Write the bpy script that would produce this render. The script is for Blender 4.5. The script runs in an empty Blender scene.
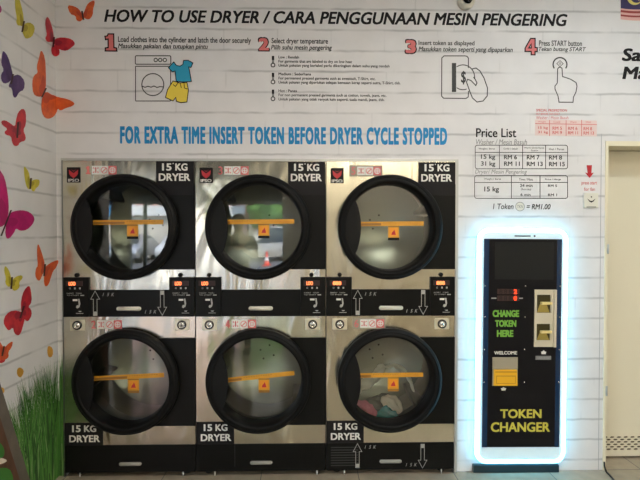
import bpy, bmesh, math, random
from mathutils import Vector, Matrix, noise
from mathutils.geometry import tessellate_polygon
random.seed(7)
C = bpy.context.scene.collection
S = bpy.context.scene
PI = math.pi

# ------------------------------------------------------------------ camera
YAW, PITCH, ROLL = 0.02322, 0.01628, 0.00025
CAM = Vector((0.28873, -3.22591, 1.50869)); FPX = 520.0
_fw = Vector((math.sin(YAW), math.cos(YAW), 0)); _rt = Vector((math.cos(YAW), -math.sin(YAW), 0)); _up = Vector((0, 0, 1))
FW = _fw * math.cos(PITCH) - _up * math.sin(PITCH)
UP = _up * math.cos(PITCH) + _fw * math.sin(PITCH)
RT = _rt * math.cos(ROLL) + UP * math.sin(ROLL); UP = UP * math.cos(ROLL) - _rt * math.sin(ROLL)
cd = bpy.data.cameras.new('camera'); cam = bpy.data.objects.new('camera', cd); C.objects.link(cam)
cd.sensor_width = 36; cd.lens = FPX / 640 * 36; cd.clip_start = 0.05
cam.matrix_world = Matrix(((RT.x, UP.x, -FW.x, CAM.x), (RT.y, UP.y, -FW.y, CAM.y), (RT.z, UP.z, -FW.z, CAM.z), (0, 0, 0, 1)))
S.camera = cam
LEFT = -1.25      # plane of the left wall

def survey(u, v, axis, val):
    """measured point of the place: where the sight line of a photo point meets a wall plane"""
    d = FW + RT * ((u - 320) / FPX) - UP * ((v - 240) / FPX)
    t = (val - CAM[axis]) / d[axis]
    return CAM + d * t

def back(u, v, y=-0.0015): return survey(u, v, 1, y)
def side(u, v, x=LEFT + 0.0015): return survey(u, v, 0, x)

# ------------------------------------------------------------------ materials
M = {}
def new_mat(n):
    m = bpy.data.materials.new(n); m.use_nodes = True; nt = m.node_tree
    return m, nt, nt.nodes['Principled BSDF']

def mat(n, col, rough=0.5, metal=0.0, emit=None, es=0.0, bump=0.0, bscale=200, var=0.0, vscale=30, stretch=None, coat=0.0):
    if n in M: return M[n]
    m, nt, b = new_mat(n)
    b.inputs['Base Color'].default_value = (*col, 1); b.inputs['Roughness'].default_value = rough; b.inputs['Metallic'].default_value = metal
    if n.startswith('black_') or n in ('changer_black', 'screen_dark', 'hole_black', 'charcoal_metal'): b.inputs['Specular IOR Level'].default_value = 0.15
    if coat: b.inputs['Coat Weight'].default_value = coat; b.inputs['Coat Roughness'].default_value = 0.05
    if emit: b.inputs['Emission Color'].default_value = (*emit, 1); b.inputs['Emission Strength'].default_value = es
    tc = nt.nodes.new('ShaderNodeTexCoord'); src = tc.outputs['Object']
    if stretch:
        mp = nt.nodes.new('ShaderNodeMapping'); mp.inputs['Scale'].default_value = stretch
        nt.links.new(src, mp.inputs['Vector']); src = mp.outputs['Vector']
    if var:
        nz = nt.nodes.new('ShaderNodeTexNoise'); nz.inputs['Scale'].default_value = vscale; nz.inputs['Detail'].default_value = 3
        nt.links.new(src, nz.inputs['Vector'])
        mx = nt.nodes.new('ShaderNodeMix'); mx.data_type = 'RGBA'
        mx.inputs['A'].default_value = (*[c * (1 - var) for c in col], 1); mx.inputs['B'].default_value = (*[min(1, c * (1 + var)) for c in col], 1)
        nt.links.new(nz.outputs['Fac'], mx.inputs['Factor']); nt.links.new(mx.outputs['Result'], b.inputs['Base Color'])
    if bump:
        nz = nt.nodes.new('ShaderNodeTexNoise'); nz.inputs['Scale'].default_value = bscale; nz.inputs['Detail'].default_value = 2
        nt.links.new(src, nz.inputs['Vector'])
        bp = nt.nodes.new('ShaderNodeBump'); bp.inputs['Strength'].default_value = bump; bp.inputs['Distance'].default_value = 0.01
        nt.links.new(nz.outputs['Fac'], bp.inputs['Height']); nt.links.new(bp.outputs['Normal'], b.inputs['Normal'])
    M[n] = m
    return m

def wallpaper():
    """white painted-brick print: thin broken grey joints"""
    m, nt, b = new_mat('brick_wallpaper'); N = nt.nodes.new; L = nt.links.new
    g = N('ShaderNodeNewGeometry'); sp = N('ShaderNodeSeparateXYZ'); L(g.outputs['Position'], sp.inputs[0])
    # u runs along either wall: x - y
    su = N('ShaderNodeMath'); su.operation = 'SUBTRACT'; L(sp.outputs['X'], su.inputs[0]); L(sp.outputs['Y'], su.inputs[1])
    def math_(op, a, bb=None, c=None):
        k = N('ShaderNodeMath'); k.operation = op
        for i, q in enumerate((a, bb, c)):
            if q is None: continue
            if isinstance(q, (int, float)): k.inputs[i].default_value = q
            else: L(q, k.inputs[i])
        return k.outputs[0]
    cv = N('ShaderNodeCombineXYZ'); L(su.outputs[0], cv.inputs[0]); L(sp.outputs['Z'], cv.inputs[1])
    wob = N('ShaderNodeTexNoise'); wob.inputs['Scale'].default_value = 9; wob.inputs['Detail'].default_value = 3; L(cv.outputs[0], wob.inputs['Vector'])
    zz = math_('ADD', sp.outputs['Z'], math_('MULTIPLY', math_('SUBTRACT', wob.outputs['Fac'], 0.5), 0.014))
    row = math_('DIVIDE', math_('SUBTRACT', zz, WP0), 0.1278)
    fr = math_('FRACT', row); rowi = math_('FLOOR', row)
    dz = math_('MINIMUM', fr, math_('SUBTRACT', 1.0, fr))       # 0 at joint
    # brick index along the wall: shifted every other row, with a per-row jitter
    wn = N('ShaderNodeTexWhiteNoise'); wn.noise_dimensions = '1D'; L(rowi, wn.inputs['W'])
    ui = math_('ADD', math_('DIVIDE', su.outputs[0], 0.33), wn.outputs['Value'])
    fu = math_('FRACT', ui); du = math_('MINIMUM', fu, math_('SUBTRACT', 1.0, fu))
    # gating noise so joints come and go
    cv2 = N('ShaderNodeCombineXYZ'); L(math_('MULTIPLY', su.outputs[0], 3.4), cv2.inputs[0]); L(math_('MULTIPLY', math_('ROUND', row), 3.71), cv2.inputs[1])
    gt = N('ShaderNodeTexNoise'); gt.inputs['Scale'].default_value = 1.0; gt.inputs['Detail'].default_value = 2.5; L(cv2.outputs[0], gt.inputs['Vector'])
    gate = N('ShaderNodeMapRange'); L(gt.outputs['Fac'], gate.inputs['Value']); gate.inputs['From Min'].default_value = 0.38; gate.inputs['From Max'].default_value = 0.56
    gate.inputs['To Min'].default_value = 0.12
    wj = N('ShaderNodeMapRange'); L(dz, wj.inputs['Value']); wj.inputs['From Min'].default_value = 0.08; wj.inputs['From Max'].default_value = 0.01
    hl = math_('MULTIPLY', wj.outputs['Result'], gate.outputs['Result'])
    vj = N('ShaderNodeMapRange'); L(du, vj.inputs['Value']); vj.inputs['From Min'].default_value = 0.02; vj.inputs['From Max'].default_value = 0.004
    vg = N('ShaderNodeTexNoise'); vg.inputs['Scale'].default_value = 5; L(cv.outputs[0], vg.inputs['Vector'])
    vgm = N('ShaderNodeMapRange'); L(vg.outputs['Fac'], vgm.inputs['Value']); vgm.inputs['From Min'].default_value = 0.5; vgm.inputs['From Max'].default_value = 0.65
    vl = math_('MULTIPLY', math_('MULTIPLY', vj.outputs['Result'], vgm.outputs['Result']), 0.35)
    ln = math_('MINIMUM', math_('ADD', hl, vl), 1.0)
    big = N('ShaderNodeTexNoise'); big.inputs['Scale'].default_value = 7; big.inputs['Detail'].default_value = 5; L(cv.outputs[0], big.inputs['Vector'])
    base = N('ShaderNodeMix'); base.data_type = 'RGBA'; L(big.outputs['Fac'], base.inputs['Factor'])
    base.inputs['A'].default_value = (0.66, 0.65, 0.655, 1); base.inputs['B'].default_value = (0.78, 0.77, 0.775, 1)
    mx = N('ShaderNodeMix'); mx.data_type = 'RGBA'; L(math_('MULTIPLY', ln, 0.52), mx.inputs['Factor']); L(base.outputs['Result'], mx.inputs['A'])
    mx.inputs['B'].default_value = (0.25, 0.25, 0.26, 1)
    L(mx.outputs['Result'], b.inputs['Base Color']); b.inputs['Roughness'].default_value = 0.55
    bp = N('ShaderNodeBump'); bp.inputs['Strength'].default_value = 0.08; bp.inputs['Distance'].default_value = 0.004
    L(big.outputs['Fac'], bp.inputs['Height']); L(bp.outputs['Normal'], b.inputs['Normal'])
    return m
WP0 = 1.346
M['wallpaper'] = wallpaper()

def tile_mat(n, c1, c2, grout, size, rough=0.25):
    m, nt, b = new_mat(n); N = nt.nodes.new; L = nt.links.new
    tc = N('ShaderNodeNewGeometry'); br = N('ShaderNodeTexBrick'); br.offset = 0.0
    L(tc.outputs['Position'], br.inputs['Vector'])
    for k, v in (('Scale', 1.0), ('Mortar Size', 0.003), ('Brick Width', size), ('Row Height', size)): br.inputs[k].default_value = v
    br.inputs['Color1'].default_value = (*c1, 1); br.inputs['Color2'].default_value = (*c2, 1); br.inputs['Mortar'].default_value = (*grout, 1)
    nz = N('ShaderNodeTexNoise'); nz.inputs['Scale'].default_value = 14; nz.inputs['Detail'].default_value = 5; L(tc.outputs['Position'], nz.inputs['Vector'])
    mx = N('ShaderNodeMix'); mx.data_type = 'RGBA'; mx.blend_type = 'MULTIPLY'; mx.inputs['Factor'].default_value = 0.35
    L(br.outputs['Color'], mx.inputs['A']); L(nz.outputs['Fac'], mx.inputs['B']); L(mx.outputs['Result'], b.inputs['Base Color'])
    b.inputs['Roughness'].default_value = rough
    M[n] = m; return m
tile_mat('floor_tile', (0.44, 0.37, 0.28), (0.41, 0.36, 0.27), (0.2, 0.18, 0.16), 0.6, 0.12)

def glass_mat(n, refl, tint):
    m = bpy.data.materials.new(n); m.use_nodes = True; nt = m.node_tree; nt.nodes.clear(); N = nt.nodes.new
    o = N('ShaderNodeOutputMaterial'); mx = N('ShaderNodeMixShader'); t = N('ShaderNodeBsdfTransparent'); g = N('ShaderNodeBsdfGlossy')
    fr = N('ShaderNodeFresnel'); fr.inputs['IOR'].default_value = 1.5; ad = N('ShaderNodeMath'); ad.operation = 'ADD'; ad.inputs[1].default_value = refl - 0.04
    t.inputs['Color'].default_value = (*tint, 1); g.inputs['Roughness'].default_value = 0.02; g.inputs['Color'].default_value = (1, 1, 1, 1)
    nt.links.new(fr.outputs[0], ad.inputs[0]); nt.links.new(ad.outputs[0], mx.inputs[0]); nt.links.new(t.outputs[0], mx.inputs[1]); nt.links.new(g.outputs[0], mx.inputs[2]); nt.links.new(mx.outputs[0], o.inputs[0])
    M[n] = m; return m
glass_mat('door_glass', 0.11, (0.90, 0.94, 0.90))

def steel_mat():
    m, nt, b = new_mat('brushed_steel'); N = nt.nodes.new; L = nt.links.new
    b.inputs['Metallic'].default_value = 1.0; b.inputs['Base Color'].default_value = (0.58, 0.55, 0.46, 1); b.inputs['Roughness'].default_value = 0.20
    b.inputs['Anisotropic'].default_value = 0.4
    g = N('ShaderNodeNewGeometry'); mp = N('ShaderNodeMapping'); mp.inputs['Scale'].default_value = (3.4, 1, 1.1); mp.inputs['Rotation'].default_value = (0, 0.25, 0)
    L(g.outputs['Position'], mp.inputs['Vector']); nz = N('ShaderNodeTexNoise'); nz.inputs['Scale'].default_value = 1.0; nz.inputs['Detail'].default_value = 2.0; nz.inputs['Distortion'].default_value = 1.6
    L(mp.outputs[0], nz.inputs['Vector'])
    mp2 = N('ShaderNodeMapping'); mp2.inputs['Scale'].default_value = (3, 1, 900); L(g.outputs['Position'], mp2.inputs['Vector'])
    n2 = N('ShaderNodeTexNoise'); n2.inputs['Scale'].default_value = 1.0; L(mp2.outputs[0], n2.inputs['Vector'])
    b1 = N('ShaderNodeBump'); b1.inputs['Strength'].default_value = 0.6; b1.inputs['Distance'].default_value = 0.026; L(nz.outputs['Fac'], b1.inputs['Height'])
    b2 = N('ShaderNodeBump'); b2.inputs['Strength'].default_value = 0.03; b2.inputs['Distance'].default_value = 0.001; L(n2.outputs['Fac'], b2.inputs['Height']); L(b1.outputs[0], b2.inputs['Normal'])
    L(b2.outputs[0], b.inputs['Normal'])
    M['steel'] = m; return m
steel_mat()
mat('black_plastic', (0.008, 0.008, 0.008), 0.48, bump=0.03, bscale=300)
mat('black_rubber', (0.004, 0.004, 0.004), 0.5, bump=0.05, bscale=200)
mat('black_enamel', (0.005, 0.005, 0.0045), 0.4, bump=0.02, bscale=150)
mat('charcoal_metal', (0.04, 0.04, 0.04), 0.5)
mat('trim_alu', (0.52, 0.52, 0.50), 0.4, 0.6)
mat('trim_dark', (0.30, 0.30, 0.29), 0.3, 1.0)
mat('drum_steel', (0.24, 0.255, 0.22), 0.30, 0.92, bump=0.15, bscale=5, var=0.12, vscale=4)
mat('hole_black', (0.004, 0.004, 0.004), 0.8)
mat('lifter_steel', (0.18, 0.19, 0.17), 0.4, 0.8)
mat('white_print', (0.75, 0.74, 0.70), 0.5)
mat('seam_grey', (0.36, 0.37, 0.40), 0.5)
mat('grey_print', (0.42, 0.42, 0.40), 0.5)
mat('handle_cream', (0.72, 0.69, 0.60), 0.35)
mat('handle_grey', (0.33, 0.32, 0.29), 0.4)
mat('red_print', (0.50, 0.02, 0.03), 0.5)
mat('pink_print', (0.68, 0.16, 0.16), 0.5)
mat('black_print', (0.012, 0.011, 0.012), 0.5)
mat('dark_grey_print', (0.03, 0.03, 0.03), 0.5)
mat('mid_grey_print', (0.22, 0.22, 0.22), 0.5)
mat('blue_print', (0.0, 0.23, 0.52), 0.6)
mat('navy_outline_print', (0.004, 0.08, 0.18), 0.5)
mat('sky_blue_print', (0.012, 0.30, 0.48), 0.5)
mat('yellow_print', (0.78, 0.60, 0.06), 0.5)
mat('sticker_yellow', (0.66, 0.31, 0.02), 0.45, var=0.12, vscale=20)
mat('sticker_amber', (0.80, 0.30, 0.01), 0.45)
mat('sticker_brown', (0.30, 0.14, 0.02), 0.45)
mat('paper_white', (0.78, 0.77, 0.74), 0.5)
mat('paper_pink', (0.76, 0.60, 0.57), 0.5)
mat('led_red', (0.3, 0.01, 0.0), 0.4, emit=(1.0, 0.05, 0.01), es=2.2)
mat('led_hot', (0.3, 0.05, 0.0), 0.4, emit=(1.0, 0.22, 0.07), es=2.6)
mat('led_dim', (0.025, 0.005, 0.004), 0.5)
mat('lock_plate', (0.70, 0.66, 0.52), 0.35, 0.6)
mat('lock_dark', (0.04, 0.035, 0.03), 0.35, 0.5)
mat('lock_chrome', (0.75, 0.73, 0.68), 0.2, 1.0)
# changer
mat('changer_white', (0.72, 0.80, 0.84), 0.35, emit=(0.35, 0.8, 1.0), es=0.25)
mat('changer_black', (0.008, 0.008, 0.010), 0.16)
mat('tube_glow', (0.8, 0.9, 1.0), 0.4, emit=(0.13, 0.66, 1.0), es=8.5)
mat('screen_dark', (0.016, 0.017, 0.018), 0.12)
mat('lime_print', (0.17, 0.42, 0.05), 0.5)
mat('gold_print', (0.55, 0.50, 0.07), 0.5)
mat('brass', (0.42, 0.34, 0.10), 0.35, 0.7)
mat('brass_dark', (0.05, 0.042, 0.012), 0.4, 0.5)
mat('brass_lip', (0.85, 0.72, 0.32), 0.4, 0.2)
mat('cream_panel', (0.60, 0.55, 0.42), 0.35)
mat('bezel_grey', (0.32, 0.29, 0.22), 0.4)
mat('bill_yellow', (0.80, 0.44, 0.02), 0.35)
mat('bill_yellow_dark', (0.50, 0.24, 0.01), 0.4)
mat('teal_base', (0.004, 0.018, 0.026), 0.4)
mat('door_cream', (0.74, 0.69, 0.54), 0.45, bump=0.02, bscale=40)
mat('frame_cream', (0.78, 0.72, 0.54), 0.4)
mat('vent_dark', (0.10, 0.075, 0.04), 0.7)
mat('cable_black', (0.01, 0.01, 0.01), 0.5)
mat('camera_white', (0.70, 0.66, 0.55), 0.4)
mat('camera_lens', (0.006, 0.006, 0.008), 0.1)
# place behind the viewer
mat('plaster', (0.80, 0.76, 0.66), 0.8, bump=0.05, bscale=60)
mat('ceiling_white', (0.72, 0.71, 0.68), 0.8)
mat('plaster_dark', (0.12, 0.12, 0.12), 0.8)
mat('asphalt', (0.14, 0.135, 0.13), 0.9, var=0.2, vscale=8)
mat('pavement', (0.30, 0.28, 0.25), 0.85, var=0.12, vscale=6)

# ------------------------------------------------------------------ mesh helpers
class MB:
    def __init__(s): s.bm = bmesh.new(); s.mats = []
    def mi(s, m):
        m = M[m] if isinstance(m, str) else m
        if m not in s.mats: s.mats.append(m)
        return s.mats.index(m)
    def _f(s, vs, i, smooth=False):
        try: f = s.bm.faces.new(vs)
        except ValueError: return None
        f.material_index = i; f.smooth = smooth; return f
    def box(s, x0, x1, y0, y1, z0, z1, m, bev=0.0):
        i = s.mi(m)
        if bev:
            t = bmesh.new(); bmesh.ops.create_cube(t, size=1)
            for v in t.verts: v.co = Vector((x0 + (v.co.x + .5) * (x1 - x0), y0 + (v.co.y + .5) * (y1 - y0), z0 + (v.co.z + .5) * (z1 - z0)))
            bmesh.ops.bevel(t, geom=t.edges[:], offset=bev, segments=2, affect='EDGES', profile=0.6)
            s.merge(t, i, False); return s
        v = [s.bm.verts.new(p) for p in ((x0, y0, z0), (x1, y0, z0), (x1, y1, z0), (x0, y1, z0), (x0, y0, z1), (x1, y0, z1), (x1, y1, z1), (x0, y1, z1))]
        for q in ((0, 3, 2, 1), (4, 5, 6, 7), (0, 1, 5, 4), (1, 2, 6, 5), (2, 3, 7, 6), (3, 0, 4, 7)): s._f([v[k] for k in q], i)
        return s
    def merge(s, t, i, smooth=False):
        mp = {v: s.bm.verts.new(v.co) for v in t.verts}
        for f in t.faces: s._f([mp[v] for v in f.verts], i, smooth)
        t.free()
    def lathe_y(s, cx, cz, prof, m, n=64, smooth=True):
        """prof: (radius, y) pairs turned about the y axis"""
        i = s.mi(m); rings = []
        for r, y in prof:
            if r < 1e-6: rings.append([s.bm.verts.new((cx, y, cz))])
            else: rings.append([s.bm.verts.new((cx + r * math.cos(2 * PI * k / n), y, cz + r * math.sin(2 * PI * k / n))) for k in range(n)])
        for a, b in zip(rings, rings[1:]):
            for k in range(n):
                k2 = (k + 1) % n
                if len(a) == 1: s._f([a[0], b[k], b[k2]], i, smooth)
                elif len(b) == 1: s._f([a[k], b[0], a[k2]], i, smooth)
                else: s._f([a[k], b[k], b[k2], a[k2]], i, smooth)
        return s
    def prism(s, pts, y0, y1, m, holes=(), smooth=False):
        """outline in (x,z) with holes, extruded from y0 (front) to y1"""
        i = s.mi(m); loops = [list(pts)] + [list(h) for h in holes]
        tri = tessellate_polygon([[Vector((p[0], p[1], 0)) for p in l] for l in loops])
        flat = [p for l in loops for p in l]
        A = [s.bm.verts.new((p[0], y0, p[1])) for p in flat]
        for t in tri: s._f([A[k] for k in t], i)
        if y1 != y0:
            B = [s.bm.verts.new((p[0], y1, p[1])) for p in flat]
            for t in tri: s._f([B[k] for k in reversed(t)], i)
            o = 0
            for l in loops:
                n = len(l)
                for k in range(n): s._f([A[o + k], A[o + (k + 1) % n], B[o + (k + 1) % n], B[o + k]], i, smooth)
                o += n
        return s
    def poly(s, pts3, m):
        i = s.mi(m); tri = tessellate_polygon([[Vector(p) for p in pts3]])
        A = [s.bm.verts.new(p) for p in pts3]
        for t in tri: s._f([A[k] for k in t], i)
        return s
    def tube(s, pts, r, m, n=10, closed=False):
        i = s.mi(m); P = [Vector(p) for p in pts]; rings = []
        N = len(P)
        for k in range(N):
            a = P[(k - 1) % N] if (closed or k > 0) else P[k]; b = P[(k + 1) % N] if (closed or k < N - 1) else P[k]
            d = (b - a).normalized(); u = d.cross(Vector((0.123, 0.9, 0.31))).normalized(); w = d.cross(u)
            rings.append([s.bm.verts.new(P[k] + (u * math.cos(2 * PI * q / n) + w * math.sin(2 * PI * q / n)) * r) for q in range(n)])
        for k in range(N if closed else N - 1):
            a, b = rings[k], rings[(k + 1) % N]
            for q in range(n): s._f([a[q], a[(q + 1) % n], b[(q + 1) % n], b[q]], i, True)
        if not closed: s._f(rings[0][::-1], i); s._f(rings[-1], i)
        return s
    def ico(s, c, r, m, sub=3, sc=(1, 1, 1), disp=0.0, dsc=6, seed=0.0):
        i = s.mi(m); t = bmesh.new(); bmesh.ops.create_icosphere(t, subdivisions=sub, radius=1)
        for v in t.verts:
            p = Vector((v.co.x * sc[0], v.co.y * sc[1], v.co.z * sc[2])) * r
            if disp: p += v.co * disp * noise.noise(v.co * dsc + Vector((seed, seed * 2, 0)))
            v.co = p + Vector(c)
        s.merge(t, i, True); return s
    def mesh(s, name):
        bmesh.ops.recalc_face_normals(s.bm, faces=s.bm.faces[:])
        me = bpy.data.meshes.new(name); s.bm.to_mesh(me); s.bm.free()
        for m in s.mats: me.materials.append(m)
        return me
    def build(s, name, parent=None, loc=None): return put(name, s.mesh(name), parent, loc)

def put(name, me, parent=None, loc=None):
    o = bpy.data.objects.new(name, me); C.objects.link(o)
    if parent: o.parent = parent
    if loc: o.location = loc
    return o
def tag(o, label=None, cat=None, group=None, kind=None):
    for k, v in (('label', label), ('category', cat), ('group', group), ('kind', kind)):
        if v: o[k] = v
    return o
def thing(name, label, cat, loc=(0, 0, 0), group=None):
    o = bpy.data.objects.new(name, None); C.objects.link(o); o.location = loc; o.empty_display_size = 0.1
    return tag(o, label, cat, group)

_tc = {}
def glyphs(s, bold=0.0, shear=0.0, gap=1.0, align='LEFT', leading=1.0):
    """2D triangles of a piece of lettering, normalised to a unit box"""
    k = (s, bold, shear, gap, align, leading)
    if k in _tc: return _tc[k]
    cu = bpy.data.curves.new('t', 'FONT'); cu.body = s; cu.shear = shear; cu.space_character = gap
    cu.resolution_u = 3; cu.align_x = align; cu.space_line = leading
    o = bpy.data.objects.new('t', cu); C.objects.link(o)
    dg = bpy.context.evaluated_depsgraph_get(); dg.update()
    me = bpy.data.meshes.new_from_object(o.evaluated_get(dg))
    vs = [(v.co.x, v.co.y, 0.0) for v in me.vertices]; fs = [tuple(p.vertices) for p in me.polygons]
    bpy.data.objects.remove(o); bpy.data.curves.remove(cu); bpy.data.meshes.remove(me)
    if bold:
        V0, F0 = list(vs), list(fs); vs, fs = [], []
        for cn, (dx, dy) in enumerate(((1, 1), (1, -1), (-1, 1), (-1, -1), (1.2, 0), (-1.2, 0), (0, 0))):
            o_ = len(vs); vs += [(a + dx * bold, b + dy * bold * 0.8, cn * 0.00005) for a, b, c in V0]; fs += [tuple(k + o_ for k in f) for f in F0]
    x0 = min(v[0] for v in vs); x1 = max(v[0] for v in vs); y0 = min(v[1] for v in vs); y1 = max(v[1] for v in vs)
    r = ([((a - x0) / (x1 - x0), (b - y0) / (y1 - y0), c) for a, b, c in vs], fs); _tc[k] = r
    return r
def letter(mb, s, x0, x1, z0, z1, y, m, **kw):
    """lettering filling the box x0..x1, z0..z1 on the plane y"""
    vs, fs = glyphs(s, **kw); i = mb.mi(m)
    V = [mb.bm.verts.new((x0 + a * (x1 - x0), y - c, z0 + b * (z1 - z0))) for a, b, c in vs]
    for f in fs: mb._f([V[k] for k in f], i)
    return mb
def wletter(mb, s, u0, u1, vt, vb, m, y=-0.0015, **kw):
    """lettering on the back wall, box measured in the photo"""
    vm = (vt + vb) / 2; um = (u0 + u1) / 2
    return letter(mb, s, back(u0, vm, y).x, back(u1, vm, y).x, back(um, vb, y).z, back(um, vt, y).z, y, m, **kw)
def ribbon2(pts, w, closed=False):
    """outline of a stroke: list of quads in 2D"""
    P = [Vector((p[0], p[1])) for p in pts]; N = len(P); L = []; R = []
    for k in range(N):
        a = P[(k - 1) % N] if (closed or k > 0) else None; b = P[(k + 1) % N] if (closed or k < N - 1) else None
        d1 = (P[k] - a).normalized() if a is not None and (P[k] - a).length > 1e-9 else None
        d2 = (b - P[k]).normalized() if b is not None and (b - P[k]).length > 1e-9 else None
        d = ((d1 or d2) + (d2 or d1))
        d = d.normalized() if d.length > 1e-6 else (d1 or d2)
        n = Vector((-d.y, d.x)); q = 1.0
        if d1 is not None and d2 is not None: q = 1 / max(0.5, n.dot(Vector((-d1.y, d1.x))))
        L.append(P[k] + n * w / 2 * q); R.append(P[k] - n * w / 2 * q)
    return [(L[k], L[(k + 1) % N], R[(k + 1) % N], R[k]) for k in range(N if closed else N - 1)]
def wstroke(mb, pts, w, m, closed=False, f=back, off=0.0):
    i = mb.mi(m)
    for q in ribbon2(pts, w * 1.2, closed):
        vs = []
        for p in q:
            c = f(p[0], p[1]); c = c + (Vector((0, -off, 0)) if f is back else Vector((off, 0, 0)))
            vs.append(mb.bm.verts.new(c))
        mb._f(vs, i)
def wfill(mb, pts, m, f=back, off=0.0):
    d = Vector((0, -off, 0)) if f is back else Vector((off, 0, 0))
    mb.poly([f(*p) + d for p in pts], m)
def circ(u, v, r, n=28, a0=0, a1=2 * PI, ry=None): return [(u + r * math.cos(a0 + (a1 - a0) * k / n), v + (ry or r) * math.sin(a0 + (a1 - a0) * k / n)) for k in range(n if abs(a1 - a0 - 2 * PI) < 1e-6 else n + 1)]
def rrect(u0, v0, u1, v1, r, n=5):
    P = []
    for cx, cy, a in ((u1 - r, v0 + r, -PI / 2), (u1 - r, v1 - r, 0), (u0 + r, v1 - r, PI / 2), (u0 + r, v0 + r, PI)):
        P += [(cx + r * math.cos(a + PI / 2 * k / n), cy + r * math.sin(a + PI / 2 * k / n)) for k in range(n + 1)]
    return P
def smooth_poly(pts, it=2):
    for _ in range(it):
        q = []
        for k in range(len(pts)):
            a, b = pts[k], pts[(k + 1) % len(pts)]
            q += [(a[0] * .75 + b[0] * .25, a[1] * .75 + b[1] * .25), (a[0] * .25 + b[0] * .75, a[1] * .25 + b[1] * .75)]
        pts = q
    return pts

# ------------------------------------------------------------------ room shell
H_OPEN = 1.945; XL, XR = -1.202, 1.202; DX0 = 2.152; DZ = 2.075; DX1 = 3.15; CEIL = 3.15
mb = MB()
T = 0.22
mb.box(LEFT - 0.15, XL, 0, T, 0, CEIL, 'wallpaper')
mb.box(XL, XR, 0, T, H_OPEN, CEIL, 'wallpaper')
mb.box(XR, DX0, 0, T, 0, CEIL, 'wallpaper')
mb.box(DX0, DX1, 0, T, DZ, CEIL, 'wallpaper')
mb.box(DX1, 4.2, 0, T, 0, CEIL, 'wallpaper')
bmesh.ops.remove_doubles(mb.bm, verts=mb.bm.verts[:], dist=1e-5)
tag(mb.build('wall_back'), kind='structure')
mb = MB(); mb.box(LEFT - 0.15, LEFT, -0.86, 0.0, 0, CEIL, 'wallpaper'); tag(mb.build('wall_left'), kind='structure')
mb = MB(); mb.box(4.2, 4.35, -6.0, T, 0, CEIL, 'plaster'); tag(mb.build('wall_right'), kind='structure')
mb = MB(); mb.box(-0.1, 4.2, -6.15, -6.0, 0, CEIL, 'plaster'); mb.box(-6.0, -0.1, -6.15, -6.0, 2.12, CEIL, 'plaster_dark')
tag(mb.build('wall_front'), kind='structure')
mb = MB(); mb.box(-6.15, LEFT - 0.15, -0.86, -0.71, 0, CEIL, 'plaster'); mb.box(-6.15, -6.0, -6.15, -0.86, 0, CEIL, 'plaster'); tag(mb.build('wall_annex'), kind='structure')
mb = MB(); mb.box(-6.15, 4.35, -6.15, 1.4, -0.1, 0, 'floor_tile'); tag(mb.build('floor'), kind='structure')
mb = MB(); mb.box(-6.15, 4.35, -6.15, T, CEIL, CEIL + 0.1, 'ceiling_white'); tag(mb.build('ceiling'), kind='structure')
# service space behind the dryers so nothing shines through
mb = MB(); mb.box(-1.5, 1.5, 1.3, 1.4, 0, CEIL, 'plaster_dark'); mb.box(-1.5, -1.4, T, 1.3, 0, CEIL, 'plaster_dark'); mb.box(1.4, 1.5, T, 1.3, 0, CEIL, 'plaster_dark'); mb.box(-1.5, 1.5, T, 1.4, CEIL, CEIL + .1, 'plaster_dark')
tag(mb.build('wall_service'), kind='structure')
mb = MB(); mb.box(1.9, 4.35, 1.3, 1.4, 0, CEIL, 'plaster_dark'); mb.box(1.8, 1.9, T, 1.4, 0, CEIL, 'plaster_dark'); mb.box(4.2, 4.35, T, 1.3, 0, CEIL, 'plaster_dark'); mb.box(1.8, 4.35, T, 1.4, CEIL, CEIL + .1, 'plaster_dark')
tag(mb.build('wall_store'), kind='structure')
# metal edge trims round the dryer bank
mb = MB(); mb.box(XL - 0.012, XR + 0.018, -0.022, -0.0, H_OPEN - 0.004, H_OPEN + 0.010, 'trim_alu'); tag(mb.build('trim_1'), kind='structure')
mb = MB(); mb.box(XL - 0.008, XL, -0.022, 0.0, 0, H_OPEN - 0.004, 'trim_dark'); tag(mb.build('trim_2'), kind='structure')
mb = MB(); mb.box(XR, XR + 0.018, -0.022, 0.0, 0, H_OPEN - 0.004, 'trim_alu'); tag(mb.build('trim_3'), kind='structure')
# seam in the wallpaper left of the door
xs = back(600, 300).x
mb = MB(); mb.box(xs - 0.0014, xs + 0.0014, -0.0016, 0, 0, 2.12, 'seam_grey'); tag(mb.build('trim_4'), kind='structure')

# door with its frame and bottom vent
mb = MB()
mb.box(DX0 - 0.0, DX0 + 0.018, -0.006, T, 0, DZ - 0.03, 'frame_cream'); mb.box(DX0, DX1, -0.006, T, DZ - 0.03, DZ, 'frame_cream')
mb.box(DX1 - 0.02, DX1, -0.006, T, 0, DZ - 0.03, 'frame_cream')
tag(mb.build('trim_5'), kind='structure')
mb = MB()
x0, x1 = DX0 + 0.018, DX1 - 0.02; YD = 0.17
zc0, zc1 = survey(620, 450.5, 1, YD).z, survey(620, 436.0, 1, YD).z
hx0, hx1 = x0 + 0.012, x1 - 0.2
holes = []
rows = 6; n = 30
for r in range(rows):
    zc = zc0 + (r + .5) * (zc1 - zc0) / rows; hw = 0.0165; hh = (zc1 - zc0) / rows * 0.36
    for k in range(n):
        xc = hx0 + 0.018 + k * 0.046 + (0.023 if r % 2 else 0)
        if xc > hx1: break
        holes.append([(xc - hw, zc), (xc - hw * .5, zc + hh), (xc + hw * .5, zc + hh), (xc + hw, zc), (xc + hw * .5, zc - hh), (xc - hw * .5, zc - hh)])
mb.prism([(x0, 0.012), (x1, 0.012), (x1, DZ - 0.035), (x0, DZ - 0.035)], YD, YD + 0.006, 'door_cream', holes=holes)
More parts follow.
